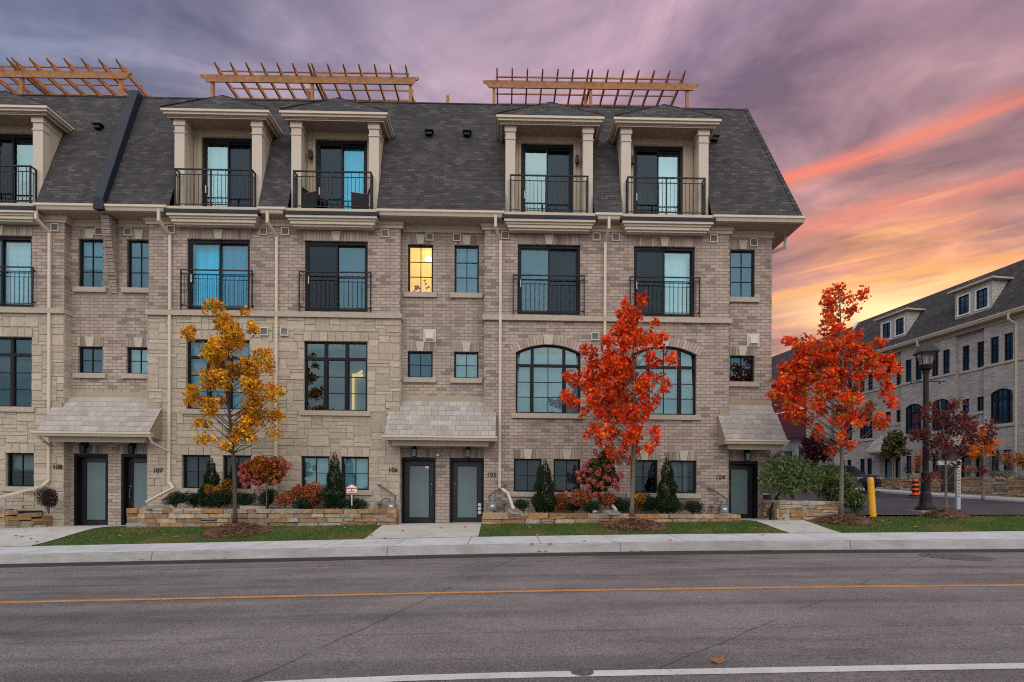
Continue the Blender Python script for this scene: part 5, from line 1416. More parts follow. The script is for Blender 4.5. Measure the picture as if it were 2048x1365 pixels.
# mulch mounds
def mound(px, py, rx, h, Y, label, seed):
    rnd = random.Random(seed); c = at(px, py, Y); rx = rx*Y/FPX
    mb = MB(); n, m_ = 28, 9
    ring = []
    for k in range(m_+1):
        f = k/m_; row = []
        for q in range(n):
            an = 6.283*q/n; r = rx*f*(1+.12*math.sin(2*an+seed)+.06*math.sin(5*an)); x, y = c.x+r*math.cos(an), Y+r*.62*math.sin(an)
            z = g_lawn(x, y)+h*(1-f**1.6)+(.0 if k < m_ else -.03)+rnd.uniform(-.012, .012); row.append((x, y, z))
        ring.append(row)
    cs_ = [(.115, .058, .035), (.15, .075, .045), (.09, .045, .03)]
    for a, b in zip(ring, ring[1:]):
        for q in range(n): mb.face([a[q], b[q], b[(q+1) % n], a[(q+1) % n]], 0, rnd.choice(cs_))
    for i in range(1500):
        f = math.sqrt(rnd.random())*1.03; an = rnd.uniform(0, 6.283); x, y = c.x+rx*f*math.cos(an), Y+rx*.62*f*math.sin(an)
        p = Vector((x, y, g_lawn(x, y)+h*max(0, 1-f**1.6)+.012)); d = Vector((rnd.gauss(0, 1), rnd.gauss(0, 1), rnd.gauss(0, .35))).normalized(); s_ = d.cross(Vector((rnd.gauss(0, .3), rnd.gauss(0, .3), 1))).normalized()
        L = rnd.uniform(.02, .05); W = rnd.uniform(.006, .012); k = rnd.uniform(.6, 1.7)
        mb.face([p-d*L-s_*W, p+d*L-s_*W, p+d*L+s_*W, p-d*L+s_*W], 0, tuple(x_*k for x_ in rnd.choice(cs_+[(.26, .17, .10)])))
    tag(mb.build('mulch_mound', M_mulch, None, False), label, 'mulch', 'mulch mounds under the young trees')
mound(474, 1055, 66, .24, 15.85, 'brown mulch mound round the foot of the yellow tree', 1)
mound(1270, 1046, 64, .22, 15.85, 'brown mulch mound round the foot of the red maple before the arched windows', 2)
mound(1690, 1038, 62, .20, 16.2, 'brown mulch mound round the foot of the corner maple', 3)
mound(1888, 1032, 50, .22, 16.7, 'dark mulch mound round the thin purple maple', 4)

# grass
def inpath(x, y):
    t = (y-14.8)/3.8
    for (a0, b0, a1, b1) in ((-15.6, -12.6, -14.3, -11.3), (-3.75, -.70, -3.45, -.66), (7.75, 9.15, 7.3, 8.75)):
        if a0+(a1-a0)*t-.02 < x < b0+(b1-b0)*t+.02: return True
    return False
rnd = random.Random(21); mb = MB()
GC = [(.055, .105, .016), (.075, .135, .022), (.06, .115, .018), (.10, .14, .028), (.20, .15, .05)]
for i in range(105000):
    x = rnd.uniform(-18, 17); y = 14.80+rnd.random()*1.95
    if y > 16.5 and x < 9.4: continue
    if inpath(x, y): continue
    z = g_lawn(x, y)-.012; h = rnd.uniform(.022, .055)
    a = rnd.uniform(0, 3.14); ddx, ddy = math.cos(a)*.0065, math.sin(a)*.0065; lx, ly = rnd.gauss(0, .016), rnd.gauss(0, .016)
    dry = math.sin(x*1.9)*math.sin(x*.7+2)*math.sin(y*3)
    k = rnd.uniform(.65, 1.45)
    c = GC[4] if dry > .22 and rnd.random() < .75 else rnd.choice(GC[:4])
    mb.face([(x-ddx, y-ddy, z), (x+ddx, y+ddy, z), (x+lx, y+ly, z+h)], 0, tuple(q*k for q in c))
tag(mb.build('grass', M_leaf, None, False), kind='stuff')

# ================================================================== small things in front of the row
def splash(px, py, Y, rz, label, s=1.0):
    c = at(px, py, Y); t = thing('splash_block', label, 'splash block', c, 'concrete splash blocks under the downspouts', local=True, rz=rz)
    mb = MB(); mb.hexa([(-.16*s, -.30*s, 0), (.16*s, -.30*s, 0), (.13*s, .3*s, 0), (-.13*s, .3*s, 0), (-.16*s, -.30*s, .03), (.16*s, -.30*s, .03), (.13*s, .3*s, .05), (-.13*s, .3*s, .05)])
    for sx_ in (-1, 1): mb.hexa([(sx_*.165*s-.02, -.30*s, .0), (sx_*.165*s+.02, -.30*s, .0), (sx_*.135*s+.02, .30*s, .0), (sx_*.135*s-.02, .30*s, .0), (sx_*.165*s-.02, -.30*s, .08), (sx_*.165*s+.02, -.30*s, .08), (sx_*.135*s+.02, .30*s, .11), (sx_*.135*s-.02, .30*s, .11)])
    mb.box(-.15*s, .15*s, .30*s, .33*s, 0, .11); mb.build('trough', M_kerb, t)
splash(312, 1018, 16.72, R(-35), 'pale concrete splash block on the stone wall below number 107')
splash(18, 1018, 16.95, R(-60), 'tilted concrete splash block at the left edge of the photo')
splash(506, 1019, 16.8, R(85), 'flat concrete splash block right of the yellow tree trunk')
splash(1028, 1028, 16.70, R(12), 'grey concrete splash block under the downspout beside number 105')
splash(1222, 1029, 16.70, R(10), 'grey concrete splash block just left of the red maple trunk')
def rock(px, py, Y, r, label):
    c = at(px, py, Y); rnd = random.Random(int(px)); mb = MB(); prof = [(.5, 0), (1, .25), (.9, .6), (.45, .85)]
    mb.lathe([(r*a, c.z+r*b) for a, b in prof], c.x, c.y, 7, 0, (.36, .33, .28)); mb.v = [(x+rnd.uniform(-.2, .2)*r, y+rnd.uniform(-.2, .2)*r, z+rnd.uniform(-.12, .12)*r) for x, y, z in mb.v]
    tag(mb.build('rock', M_drystone, None, False), label, 'rock')
rock(1190, 1027, 16.75, .10, 'small pale rock beside the splash block left of the red maple')
def gasmeter(x, z, label, flip=1):
    y = YB-.16; t = thing('gas_meter', label, 'gas meter', (x, y, z-.4), 'gas meters beside the doors')
    mb = MB(); mb.box(x-.13, x+.13, y-.09, y+.09, z-.14, z+.10); mb.box(x-.10, x+.10, y-.11, y-.09, z-.10, z+.05); mb.box(x-.09, x+.09, y-.06, y+.06, z+.10, z+.14); mb.build('meter_body', M_meter, t)
    mb = MB(); mb.box(x-.05, x+.06, y-.118, y-.111, z-.02, z+.05); mb.build('dial', M_white, t)
    mb = MB(); mb.lathe([(.03, z+.03), (.10, z+.06), (.10, z+.09), (.04, z+.13), (.03, z+.17)], x-.38*flip, y, 12); mb.build('regulator', M_pipe, t)
    mb = MB()
    mb.tube([(x-.07*flip, y, z+.13), (x-.07*flip, y, z+.24), (x-.2*flip, y, z+.26), (x-.38*flip, y, z+.12), (x-.38*flip, y, z-.45)], .022, 7)
    mb.tube([(x+.09*flip, y, z+.13), (x+.13*flip, y, z+.32), (x-.36*flip, y+.05, z+.66), (x-.46*flip, y+.15, z+.70)], .030, 7); mb.build('pipe', M_pipe, t)
p = at(783, 1013, 17.84); gasmeter(p.x, p.z, 'grey gas meter with slanting pipe left of door 106')
p = at(985, 1011, 17.84); gasmeter(p.x, p.z-.03, 'small dark gas meter right of door 105', -1)
p = at(1447, 1019, 17.84); gasmeter(p.x, p.z, 'grey gas meter with bent pipe left of door 104')
t = thing('yard_sign', 'small red and white house shaped alarm sign on a stake', 'sign', at(704, 1012, 17.0))
a = at(692, 989, 17.0); b = at(715, 972, 17.0); x0, x1, z0, z1 = a.x, b.x, a.z, b.z-.06; xm = (x0+x1)/2
mb = MB(); mb.prism([(x0, z0), (x1, z0), (x1, z1), (xm, z1+.10), (x0, z1)], 17.0, 17.01); mb.build('board', M_white, t)
mb = MB(); mb.box(x0, x1, 16.992, 16.999, z1-.035, z1); mb.box(x0, x1, 16.992, 16.999, z0, z0+.045); mb.box(x0, x0+.02, 16.993, 16.999, z0+.045, z1-.035); mb.box(x1-.02, x1, 16.993, 16.999, z0+.045, z1-.035); mb.build('red_band', M_red, t)
mb = MB(); mb.lathe([(.022, 0), (.022, .006)], 0, 0, 8); mb.v = [(xm+x, 16.998-z, (z0+z1)/2+.03+y) for x, y, z in mb.v]; mb.box(x0+.07, x1-.07, 16.993, 16.999, z0+.075, z0+.09); mb.build('emblem', M_black, t)
mb = MB(); mb.box(xm-.012, xm+.012, 17.012, 17.03, z0-.35, z1); mb.build('stake', M_white, t)
# handrail at the right path
t = thing('handrail', 'black metal handrail sloping beside the path to door 104', 'handrail', at(1545, 1040, 16.9))
a, b = at(1536, 1028, 16.6), at(1562, 978, 17.6)
mb = MB(); pipe_path(mb, [a, b], .07); mb.build('rail', M_rail, t)
for px, Y in ((1541, 16.85), (1555, 17.3)):
    p = at(px, 1020, Y); zt = a.z+(b.z-a.z)*(Y-16.6)/1.0-.02
    mb = MB(); mb.box(p.x-.03, p.x+.03, Y-.03, Y+.03, g_lawn(p.x, Y)-.05, zt); mb.build('post', M_rail, t)
t = thing('lantern_box', 'small dark box with a white lid on the wall by the end unit corner', 'box', at(1534, 999, 17.9))
p = at(1534, 999, 17.9)
mb = MB(); mb.box(p.x-.09, p.x+.09, 17.82, 17.98, p.z, p.z+.15); mb.build('body', plain('navy_box', (.02, .025, .06), .5, .1), t)
mb = MB(); mb.box(p.x-.10, p.x+.10, 17.81, 17.99, p.z+.15, p.z+.19); mb.build('lid', M_white, t)

# bollard, lamp post, barrel, sign post
p = at(1746, 1031, 16.9); z0 = g_lawn(p.x, 16.9)-.03
t = thing('bollard', 'yellow plastic sleeved bollard leaning slightly at the street corner', 'bollard', (p.x, 16.9, z0))
mb = MB(); H = 1.24; lx = -.09; q = [(0, .0), (.5, .5), (1, 1)]
mb.tube([(p.x, 16.9, z0), (p.x+lx*.95, 16.9, z0+H*.95)], [.098, .094], 18); mb.tube([(p.x+lx*.95, 16.9, z0+H*.95), (p.x+lx*.98, 16.9, z0+H*.985), (p.x+lx, 16.9, z0+H)], [.094, .082, .045], 18); mb.build('sleeve', M_yel, t)
mb = MB(); mb.tube([(p.x+lx*.80, 16.9, z0+H*.80), (p.x+lx*.805, 16.9, z0+H*.808)], .0985, 18); mb.build('band', plain('band_dark', (.3, .13, .01), .6, .1), t)
p = at(1851, 1023, 18.2); z0 = g_lane(p.x, 18.2)+.02; x, y = p.x, 18.2; S = 18.2/FPX
t = thing('street_lamp', 'black iron street lamp with a four sided lantern and cross arm', 'street lamp', (x, y, z0))
mb = MB(); mb.box(x-.42, x+.42, y-.36, y+.36, z0-.15, z0+.06); mb.build('footing', M_kerb, t)
mb = MB(); mb.lathe([(.30, z0+.06), (.30, z0+.14), (.21, z0+.24), (.185, z0+.30), (.16, z0+.60), (.135, z0+.70), (.13, z0+1.25), (.145, z0+1.28), (.10, z0+1.36)], x, y, 12); mb.build('base', M_lampm, t, smooth=False)
mb = MB(); ztop = z0+4.72; mb.lathe([(.092, z0+1.36), (.078, ztop-.1), (.11, ztop-.08), (.11, ztop-.02), (.09, ztop)], x, y, 12); mb.build('pole', M_lampm, t)
mb = MB(); zc = z0+4.38; mb.tube([(x-.62, y, zc), (x+.66, y, zc-.02)], .014, 6)
for s_ in (-.50, .46): mb.tube([(x+s_, y, zc), (x+s_, y, zc-.05)], .014, 6); mb.lathe([(.0, zc-.10), (.028, zc-.09), (.03, zc-.07), (.015, zc-.04)], x+s_, y, 8)
mb.build('cross_arm', M_lampm, t)
mb = MB(); mb.lathe([(.10, ztop), (.17, ztop+.06), (.205, ztop+.18), (.20, ztop+.21)], x, y, 8, rot=R(22)); mb.build('lantern_cup', M_lampm, t)
RB = R(28); zl = ztop+.21
def corner(r, k): an = RB+k*math.pi/2; return (x+r*math.cos(an), y+r*math.sin(an))
for k in range(4):
    mb = MB(); a, b = corner(.20, k), corner(.31, k); mb.tube([(a[0], a[1], zl-.02), (b[0], b[1], zl+.38)], .016, 5)
    mb.build('lantern_bar', M_lampm, t)
mb = MB()
for k in range(4):
    a, b, c, d = corner(.195, k), corner(.195, k+1), corner(.30, k+1), corner(.30, k)
    mb.face([(a[0], a[1], zl), (b[0], b[1], zl), (c[0], c[1], zl+.37), (d[0], d[1], zl+.37)])
mb.build('lantern_glass', M_lampg, t)
mb = MB(); mb.lathe([(.40, zl+.36), (.41, zl+.40), (.20, zl+.66), (.16, zl+.70), (.02, zl+.72)], x, y, 4, rot=RB); mb.build('lamp_roof', M_lampm, t)
mb = MB(); mb.lathe([(.035, zl+.02), (.045, zl+.2), (.02, zl+.32)], x, y, 8); mb.build('lamp_bulb', M_white, t)
p = at(1831, 983, 27.2); z0 = g_lane(p.x, p.y)+.12
t = thing('traffic_barrel', 'orange and black striped traffic barrel before the far stone wall', 'traffic barrel', (p.x, p.y, z0))
mb = MB(); mb.lathe([(.27, z0), (.27, z0+.06)], p.x, p.y, 14); mb.build('base', M_black, t)
mb = MB(); mb.lathe([(.165, z0+.06), (.14, z0+.84), (.05, z0+.88)], p.x, p.y, 14); mb.build('drum', M_orange, t)
mb = MB()
for k in range(3): r = .160-.006*k*1.2; mb.lathe([(r+.004, z0+.20+.22*k), (r, z0+.30+.22*k)], p.x, p.y, 14)
mb.build('stripes', M_black, t)
# real estate sign post
Ys = 19.5; p = at(1915, 988, Ys); zb = g_lane(p.x, Ys)
t = thing('sign_post', 'white realtor sign post with a short arm and dark hanging panel behind the purple maple', 'sign', (p.x, Ys, zb))
a = at(1916, 920, Ys); M_sw = plain('sign_white', (.40, .42, .44), .5, .1, 6)
mb = MB(); mb.box(a.x-.06, a.x+.06, Ys-.05, Ys+.05, zb, a.z); mb.build('post', M_sw, t)
b = at(1875, 924, Ys); mb = MB(); mb.box(b.x, a.x+.10, Ys-.045, Ys+.045, a.z-.19, a.z-.04); mb.build('arm', M_sw, t)
c = at(1883, 934, Ys); d = at(1909, 984, Ys); mb = MB(); mb.box(c.x, d.x-.02, Ys-.015, Ys+.015, d.z, c.z); mb.build('panel', M_black, t)
mb = MB()
for k in range(9): mb.box(a.x-.035, a.x+.035, Ys-.058, Ys-.051, a.z-.42-k*.115, a.z-.36-k*.115)
mb.build('letter_marks', M_meter, t)
# manhole and valve covers
def ground_hit(px, py):
    lo = None
    Y = 3.6
    while Y < 19:
        q = at(px, py, Y); g = g_road(q.x) if Y < 12.74 else (g_walk(q.x, Y) if Y < 14.8 else (g_lawn(q.x, Y)+(.008 if inpath(q.x, Y) else 0)))
        if q.z <= g: return Vector((q.x, Y, g))
        Y += .02
    return at(px, py, 17)
def cover(px, py, r, label):
    q = ground_hit(px, py); mb = MB(); n = 28
    for k in range(n):
        a0, a1 = 6.283*k/n, 6.283*(k+1)/n
        mb.face([(q.x+r*1.14*math.cos(a0), q.y+r*1.14*math.sin(a0), q.z+.004), (q.x+r*1.14*math.cos(a1), q.y+r*1.14*math.sin(a1), q.z+.004), (q.x+r*math.cos(a1), q.y+r*math.sin(a1), q.z+.008), (q.x+r*math.cos(a0), q.y+r*math.sin(a0), q.z+.008)])
        mb.face([(q.x+r*math.cos(a0), q.y+r*math.sin(a0), q.z+.008), (q.x+r*math.cos(a1), q.y+r*math.sin(a1), q.z+.008), (q.x, q.y, q.z+.008)])
    for k in range(-4, 5):
        h = math.sqrt(max(0, r*r*.8-(k*r*.2)**2)); mb.box(q.x-h, q.x+h, q.y+k*r*.2-r*.04, q.y+k*r*.2+r*.04, q.z+.009, q.z+.016)
    tag(mb.build('manhole_cover', plain('cast_iron', (.115, .105, .105), .6, .4, 30, .6) if 'cast_iron' not in MATS else MATS['cast_iron'], None, False), label, 'manhole cover')
cover(1912, 1114, .55, 'round ribbed manhole cover by the kerb at the right')
cover(1165, 1347, .085, 'small dark valve cover on the white line')
# fallen leaves
LEAFC = {'brown': [(.36, .15, .06), (.30, .12, .05), (.42, .2, .09)], 'yellow': [(.55, .38, .06), (.5, .42, .12)], 'red': [(.45, .09, .03), (.4, .12, .05)]}
def fallen(px, py, s, colr, label, seed, group=None):
    rnd = random.Random(seed); q = ground_hit(px, py); mb = MB()
    c = rnd.choice(LEAFC[colr]); an = rnd.uniform(0, 6.283); shp = MAPLE if colr != 'yellow' else OVAL
    pts = [Vector((x*math.cos(an)-y*math.sin(an), x*math.sin(an)+y*math.cos(an), 0))*s for x, y in shp]
    bend = [Vector((p.x, p.y, .012+s*(.55*(p.x/s)**2*.6+.12*math.sin(p.y/s*3)+.15*rnd.random())))+q for p in pts]
    ctr = q+Vector((0, 0, .014))
    for a, b in zip(bend, bend[1:]+bend[:1]): mb.face([ctr, a, b], 0, jit(c, .2))
    tag(mb.build('fallen_leaf', M_leaf, None, False), label, 'leaf', group)
fallen(1433, 1326, .085, 'brown', 'large curled brown leaf on the road above the white line', 1)
fallen(639, 1134, .085, 'brown', 'orange brown leaf lying on the road close to the kerb, left of the middle', 2)
n_ = 0
for spots, col_, lab, grp in (
    ([(265,1062),(280,1068),(352,1061),(296,1064),(240,1073),(352,1075),(330,1071),(430,1066),(690,1057),(720,1052)], 'yellow', 'small yellow leaf on the grass left of the middle path', 'yellow leaves on the left lawn'),
    ([(1059,1056),(1140,1050),(1220,1046),(1075,1072),(1390,1050),(1450,1060),(1160,1068),(1510,1058)], 'yellow', 'small yellow leaf on the grass under the red maple', 'yellow leaves on the middle lawn'),
    ([(1700,1058),(1780,1047),(1830,1055),(1765,1043)], 'yellow', 'small pale leaf on the grass near the bollard', 'leaves on the corner lawn'),
    ([(32,1073),(62,1079),(44,1074),(100,1089),(75,1085)], 'brown', 'dry brown leaf on the path to 108', 'leaves on the left path'),
    ([(806,1063),(884,1057),(930,1055),(770,1078),(744,1073)], 'red', 'dry reddish leaf on the path to 106', 'leaves on the middle path'),
    ([(1062,1104),(1078,1104),(1090,1104),(1100,1103),(1262,1104),(1282,1104),(450,1118),(281,1121)], 'brown', 'dry brown leaf in the gutter against the kerb', 'leaves along the kerb'),
    ([(1168,1084),(1340,1082),(1525,1072)], 'red', 'reddish leaf lying on the pale sidewalk', 'leaves on the sidewalk')):
    order = sorted(spots); word = ['second', 'third', 'fourth', 'fifth', 'sixth', 'seventh', 'eighth', 'ninth']
    for q_, s_ in enumerate(order):
        n_ += 1; pre = 'leftmost' if q_ == 0 else ('rightmost' if q_ == len(order)-1 else word[q_-1]+' from the left')
        fallen(s_[0], s_[1], .06, col_, lab+', '+pre, 50+n_, grp)

# ================================================================== the grey brick block along the side street
def side_frame(name, label, off=0.0):
    return thing(name, label, 'building', (25.9, 27.1, .5), None, local=True, rz=R(-81.95))
def zl_(z): return z-.5
def block(root, x0, x1, recs, M, dormers=True, skipwin=lambda x: False):
    d = .5
    def z(v_): return v_-d
    segs = []; cur = x0
    for a, b in recs:
        if a > cur: segs.append((cur, a, 0.0))
        segs.append((a, b, .25)); cur = b
    if cur < x1: segs.append((cur, x1, 0.0))
    wins = []
    mb = MB(); jobs = []
    for a, b, y in segs:
        ops = []; arcs = []
        if y > 0:
            c = (a+b)/2
            for wx in (c-.62, c+.22):
                ops += [(wx, wx+.41, z(8.1), z(9.48))]; jobs.append(('w', wx, wx+.41, 8.1, 9.48, y, 2, 3))
                ops += [(wx, wx+.41, z(5.72), z(6.5))]; jobs.append(('w', wx, wx+.41, 5.72, 6.5, y, 2, 2))
            for wx in (c-.72, c+.12):
                ops += [(wx, wx+.60, z(1.2), z(3.5))]; jobs.append(('d', wx, wx+.60, 1.2, 3.5, y, 1, 1))
        else:
            c = (a+b)/2; half = (b-a)/2
            for s_ in (-1, 1):
                ac = c+s_*.90
                if not (a < ac-.6 and ac+.6 < b): continue
                for wx in (ac-.57, ac+.13):
                    ops += [(wx, wx+.44, z(8.1), z(9.48))]; jobs.append(('w', wx, wx+.44, 8.1, 9.48, y, 2, 3))
                ops += [(ac-.57, ac+.57, z(4.88), z(6.7))]; arcs.append((ac-.57, ac+.57)); jobs.append(('a', ac-.57, ac+.57, 4.88, 6.7, y, 0, 0))
                for wx in (ac-.52, ac+.10):
                    ops += [(wx, wx+.42, z(2.45), z(3.52))]; jobs.append(('w', wx, wx+.42, 2.45, 3.52, y, 2, 2))
        wall_grid(mb, a, b, z(.2), z(10.4), y, ops, .1)
        for p_, q_ in arcs: spandrel(mb, p_, q_, z(6.48), z(6.7), y, .1)
        if y > 0:
            for xx in (a, b): mb.face([(xx, 0, z(.2)), (xx, y, z(.2)), (xx, y, z(10.4)), (xx, 0, z(10.4))])
    mb.face([(x1, 0, z(.2)), (x1, 10, z(.2)), (x1, 10, z(10.4)), (x1, 0, z(10.4))]); mb.face([(x0, 10, z(.2)), (x0, 0, z(.2)), (x0, 0, z(10.4)), (x0, 10, z(10.4))])
    mb.build('brick_wall', M, root)
    for k, a, b, c, dd, y, nx, nz in jobs:
        if k == 'w': window(root, a, b, z(c), z(dd), y, nx, nz, lintel=None, sill=c > 5 and c < 8, fw=.045, glass=M_glass, dep=.1)
        elif k == 'a': arch_window(root, a, b, z(c), z(6.48), z(dd), y, lintel=False, glass=M_glass, dep=.1)
        else:
            mb = MB(); mb.box(a, b, y+.12, y+.16, z(c), z(dd)); o = mb.build('front_door', M_black, root)
            mb = MB(); mb.box(a+.15, b-.15, y+.105, y+.118, z(1.6), z(dd)-.25); mb.build('glass_panel', M_frost, o)
    mb = MB(); mb.box(x0+.05, x1-.05, .5, 3.2, z(7.2), z(7.3)); mb.box(x0+.05, x1-.05, .5, 3.2, z(4.2), z(4.3)); mb.box(x0+.05, x1-.05, 3.2, 3.3, z(.2), z(13)); mb.build('interior', M_room, root)
    mb = MB()
    for a, b, y in segs: mb.box(a-.03 if y == 0 else a+.031, b+.03 if y == 0 else b-.031, y-.06, y+.0, z(7.96), z(8.07))
    mb.build('string_course', M_sill, root)
    mb = MB(); mb.box(x0-.1, x1+.1, -.05, .3, z(10.12), z(10.35)); mb.build('frieze', M_soffit, root)
    mb = MB(); mb.box(x0-.15, x1+.15, -.36, .3, z(10.352), z(10.37)); gutter(mb, x0-.15, x1+.15, -.40, z(10.375), z(10.53)); mb.build('gutter', M_gutter, root)
    def yr(v_): return -.33+(v_-10.5)*.72
    zr = 13.75
    mb = MB(); wall_grid(mb, x0-.15, x1+.15, z(10.5), z(zr), 0, [(cx-1.02, cx+1.02, z(11.05), z(12.6)) for cx in dormers], 0, 0, lambda q_: yr(q_+d))
    mb.face([(x0-.15, yr(zr), z(zr)), (x1+.15, yr(zr), z(zr)), (x1+.15, 9, z(zr)+.3), (x0-.15, 9, z(zr)+.3)])
    for xx in (x0-.15, x1+.15): mb.face([(xx, yr(10.5), z(10.5)), (xx, yr(zr), z(zr)), (xx, 9, z(zr)+.3), (xx, 9, z(10.5))])
    mb.build('roof', M_shingle, root)
    mb = MB()
    for xx in (x0-.15,): mb.hexa([(xx-.05, yr(10.5)-.06, z(10.45)), (xx+.12, yr(10.5)-.06, z(10.45)), (xx+.12, yr(10.5)+.14, z(10.45)), (xx-.05, yr(10.5)+.14, z(10.45)), (xx-.05, yr(zr)-.06, z(zr)+.05), (xx+.12, yr(zr)-.06, z(zr)+.05), (xx+.12, yr(zr)+.14, z(zr)+.05), (xx-.05, yr(zr)+.14, z(zr)+.05)])
    mb.build('verge_board', M_white, root)
    for cx in dormers:
        f = .15; zb, zt = z(11.05), z(12.62)
        mb = MB(); wo = [(cx-.82, cx-.20, z(11.25), z(12.28)), (cx+.20, cx+.82, z(11.25), z(12.28))]
        wall_grid(mb, cx-1.02, cx+1.02, zb, zt, f, wo, .08)
        for s_ in (-1, 1): mb.prism([(f, zb), (f, zt), (yr(12.62)+.1, zt)], cx+s_*1.02-.01, cx+s_*1.02+.01, axis='x')
        dm = mb.build('dormer', M_shake, root)
        for a, b, c, dd in wo:
            mb = MB(); mb.box(a-.06, a, f-.02, f+.05, c-.06, dd+.06); mb.box(b, b+.06, f-.02, f+.05, c-.06, dd+.06); mb.box(a, b, f-.02, f+.05, dd, dd+.06); mb.box(a-.08, b+.08, f-.04, f+.05, c-.07, c); mb.build('window_trim', M_white, dm)
            window(root, a, b, c, dd, f, 2, 3, sill=False, lintel=None, dep=.07, fw=.04, glass=M_glassb)
        mb = MB(); mb.box(cx-1.28, cx+1.28, f-.24, yr(12.7)+.1, zt-.0, zt+.10); mb.build('cornice', M_trim, dm)
        mb = MB(); A, B_ = (cx-1.30, f-.25, zt+.104), (cx+1.30, f-.25, zt+.104); T = (cx, .55, zt+.55); T2_ = (cx, 2.3, zt+.55)
        mb.face([A, B_, T]); mb.face([B_, (cx+1.3, 1.9, zt+.104), T2_, T]); mb.face([(cx-1.3, 1.9, zt+.104), A, T, T2_]); mb.build('dormer_roof', M_shingle, dm)
    for a, b in recs:
        c = (a+b)/2
        if c < -12: continue
        mb = MB(); n = 6
        for k in range(n):
            t0, t1 = k/n, (k+1.15)/n; ya, yb_ = -.78+.98*t0, -.78+.98*t1; za, zb = z(3.95)+1.05*t0, z(3.95)+1.05*t1; w0 = 1.12
            for q in range(8):
                mb.hexa([(c-w0+q*w0/4+.004, ya, za-.02), (c-w0+(q+1)*w0/4-.004, ya, za-.02), (c-w0+(q+1)*w0/4-.004, yb_, zb-.02), (c-w0+q*w0/4+.004, yb_, zb-.02), (c-w0+q*w0/4+.004, ya, za+.03), (c-w0+(q+1)*w0/4-.004, ya, za+.03), (c-w0+(q+1)*w0/4-.004, yb_, zb), (c-w0+q*w0/4+.004, yb_, zb)], 0, jit(random.choice(TL), .1))
        pr = mb.build('porch_roof', M_tile, root)
        mb = MB(); gutter(mb, c-1.2, c+1.2, -.84, z(3.80), z(3.93)); mb.build('gutter', M_gutter, pr)
        mb = MB(); mb.box(c-1.0, c+1.0, -.6, -.02, z(3.70), z(3.80)); mb.build('porch_soffit', M_soffit, pr)
    for xx in [(r0[1]+r1[0])/2 for r0, r1 in zip(recs, recs[1:])]:
        if not x0 < xx < x1: continue
        mb = MB(); pipe_path(mb, [(xx-.25, -.38, z(10.4)), (xx-.25, -.38, z(10.1)), (xx-.12, -.06, z(9.8)), (xx-.12, -.06, z(1.6))], .08); mb.build('downpipe', M_gutter, root)
M_shake = brickmat('shake_siding', [(.44, .42, .39), (.48, .46, .43), (.42, .40, .37), (.46, .44, .41)], (.2, .19, .18), bw=.28, rh=.17, ms=.008, bump=.5)
SB1 = side_frame('townhouse_block', 'grey brick townhouse block receding along the side street, with two light dormers')
block(SB1, -12.9, 8.5, [(-8.82, -7.2), (-3.6, -1.98), (1.62, 3.24)], M_brick2, [-7.95, -2.73, 2.5])
M_burg = plain('burgundy_siding', (.085, .014, .026), .6, .15, 3)
SB2 = side_frame('townhouse_block', 'farther grey roofed townhouse block with a burgundy upper wall, behind the corner maple')
d_ = .5
mb = MB(); wall_grid(mb, -15.9, -13.3, .2-d_, 10.4-d_, 0, [(-14.9, -14.5, 8.1-d_, 9.48-d_), (-14.9, -14.5, 4.9-d_, 6.5-d_)], .1); mb.face([(-13.3, 0, -.3), (-13.3, 10, -.3), (-13.3, 10, 9.9), (-13.3, 0, 9.9)]); mb.build('brick_wall', M_brick2, SB2)
window(SB2, -14.9, -14.5, 8.1-d_, 9.48-d_, 0, 2, 3, lintel=None, fw=.045, dep=.1); window(SB2, -14.9, -14.5, 4.9-d_, 6.5-d_, 0, 2, 3, lintel=None, fw=.045, dep=.1)
mb = MB(); mb.box(-30, -15.9, -.1, 10, 5.6-d_, 10.35-d_); mb.build('upper_wall', M_burg, SB2)
mb = MB(); mb.box(-30, -15.9, .6, 10, .2-d_, 5.6-d_); mb.build('lower_wall', plain('lilac_stucco', (.34, .33, .36), .8, .1), SB2)
window(SB2, -17.4, -16.6, 3.0-d_, 4.6-d_, .48, 2, 2, lintel=None, sill=False, dep=.05)
window(SB2, -19.2, -18.4, 3.0-d_, 4.6-d_, .48, 2, 2, lintel=None, sill=False, dep=.05)
mb = MB(); mb.box(-30, -15.9, -.14, -.101, 7.75-d_, 7.87-d_); mb.build('trim_band', M_white, SB2)
mb = MB(); gutter(mb, -30, -13.15, -.40, 10.375-d_, 10.53-d_); mb.build('gutter', M_gutter, SB2)
mb = MB(); mb.face([(-30, -.33, 10.0), (-13.15, -.33, 10.0), (-13.15, 2.0, 13.1), (-30, 2.0, 13.1)]); mb.face([(-30, 2.0, 13.1), (-13.15, 2.0, 13.1), (-13.15, 9, 13.4), (-30, 9, 13.4)]); mb.face([(-13.15, -.33, 10.0), (-13.15, 9, 10.0), (-13.15, 9, 13.4), (-13.15, 2.0, 13.1)]); mb.face([(-30, 9, 10), (-30, -.33, 10), (-30, 2, 13.1), (-30, 9, 13.4)]); mb.build('roof', M_shingle, SB2)
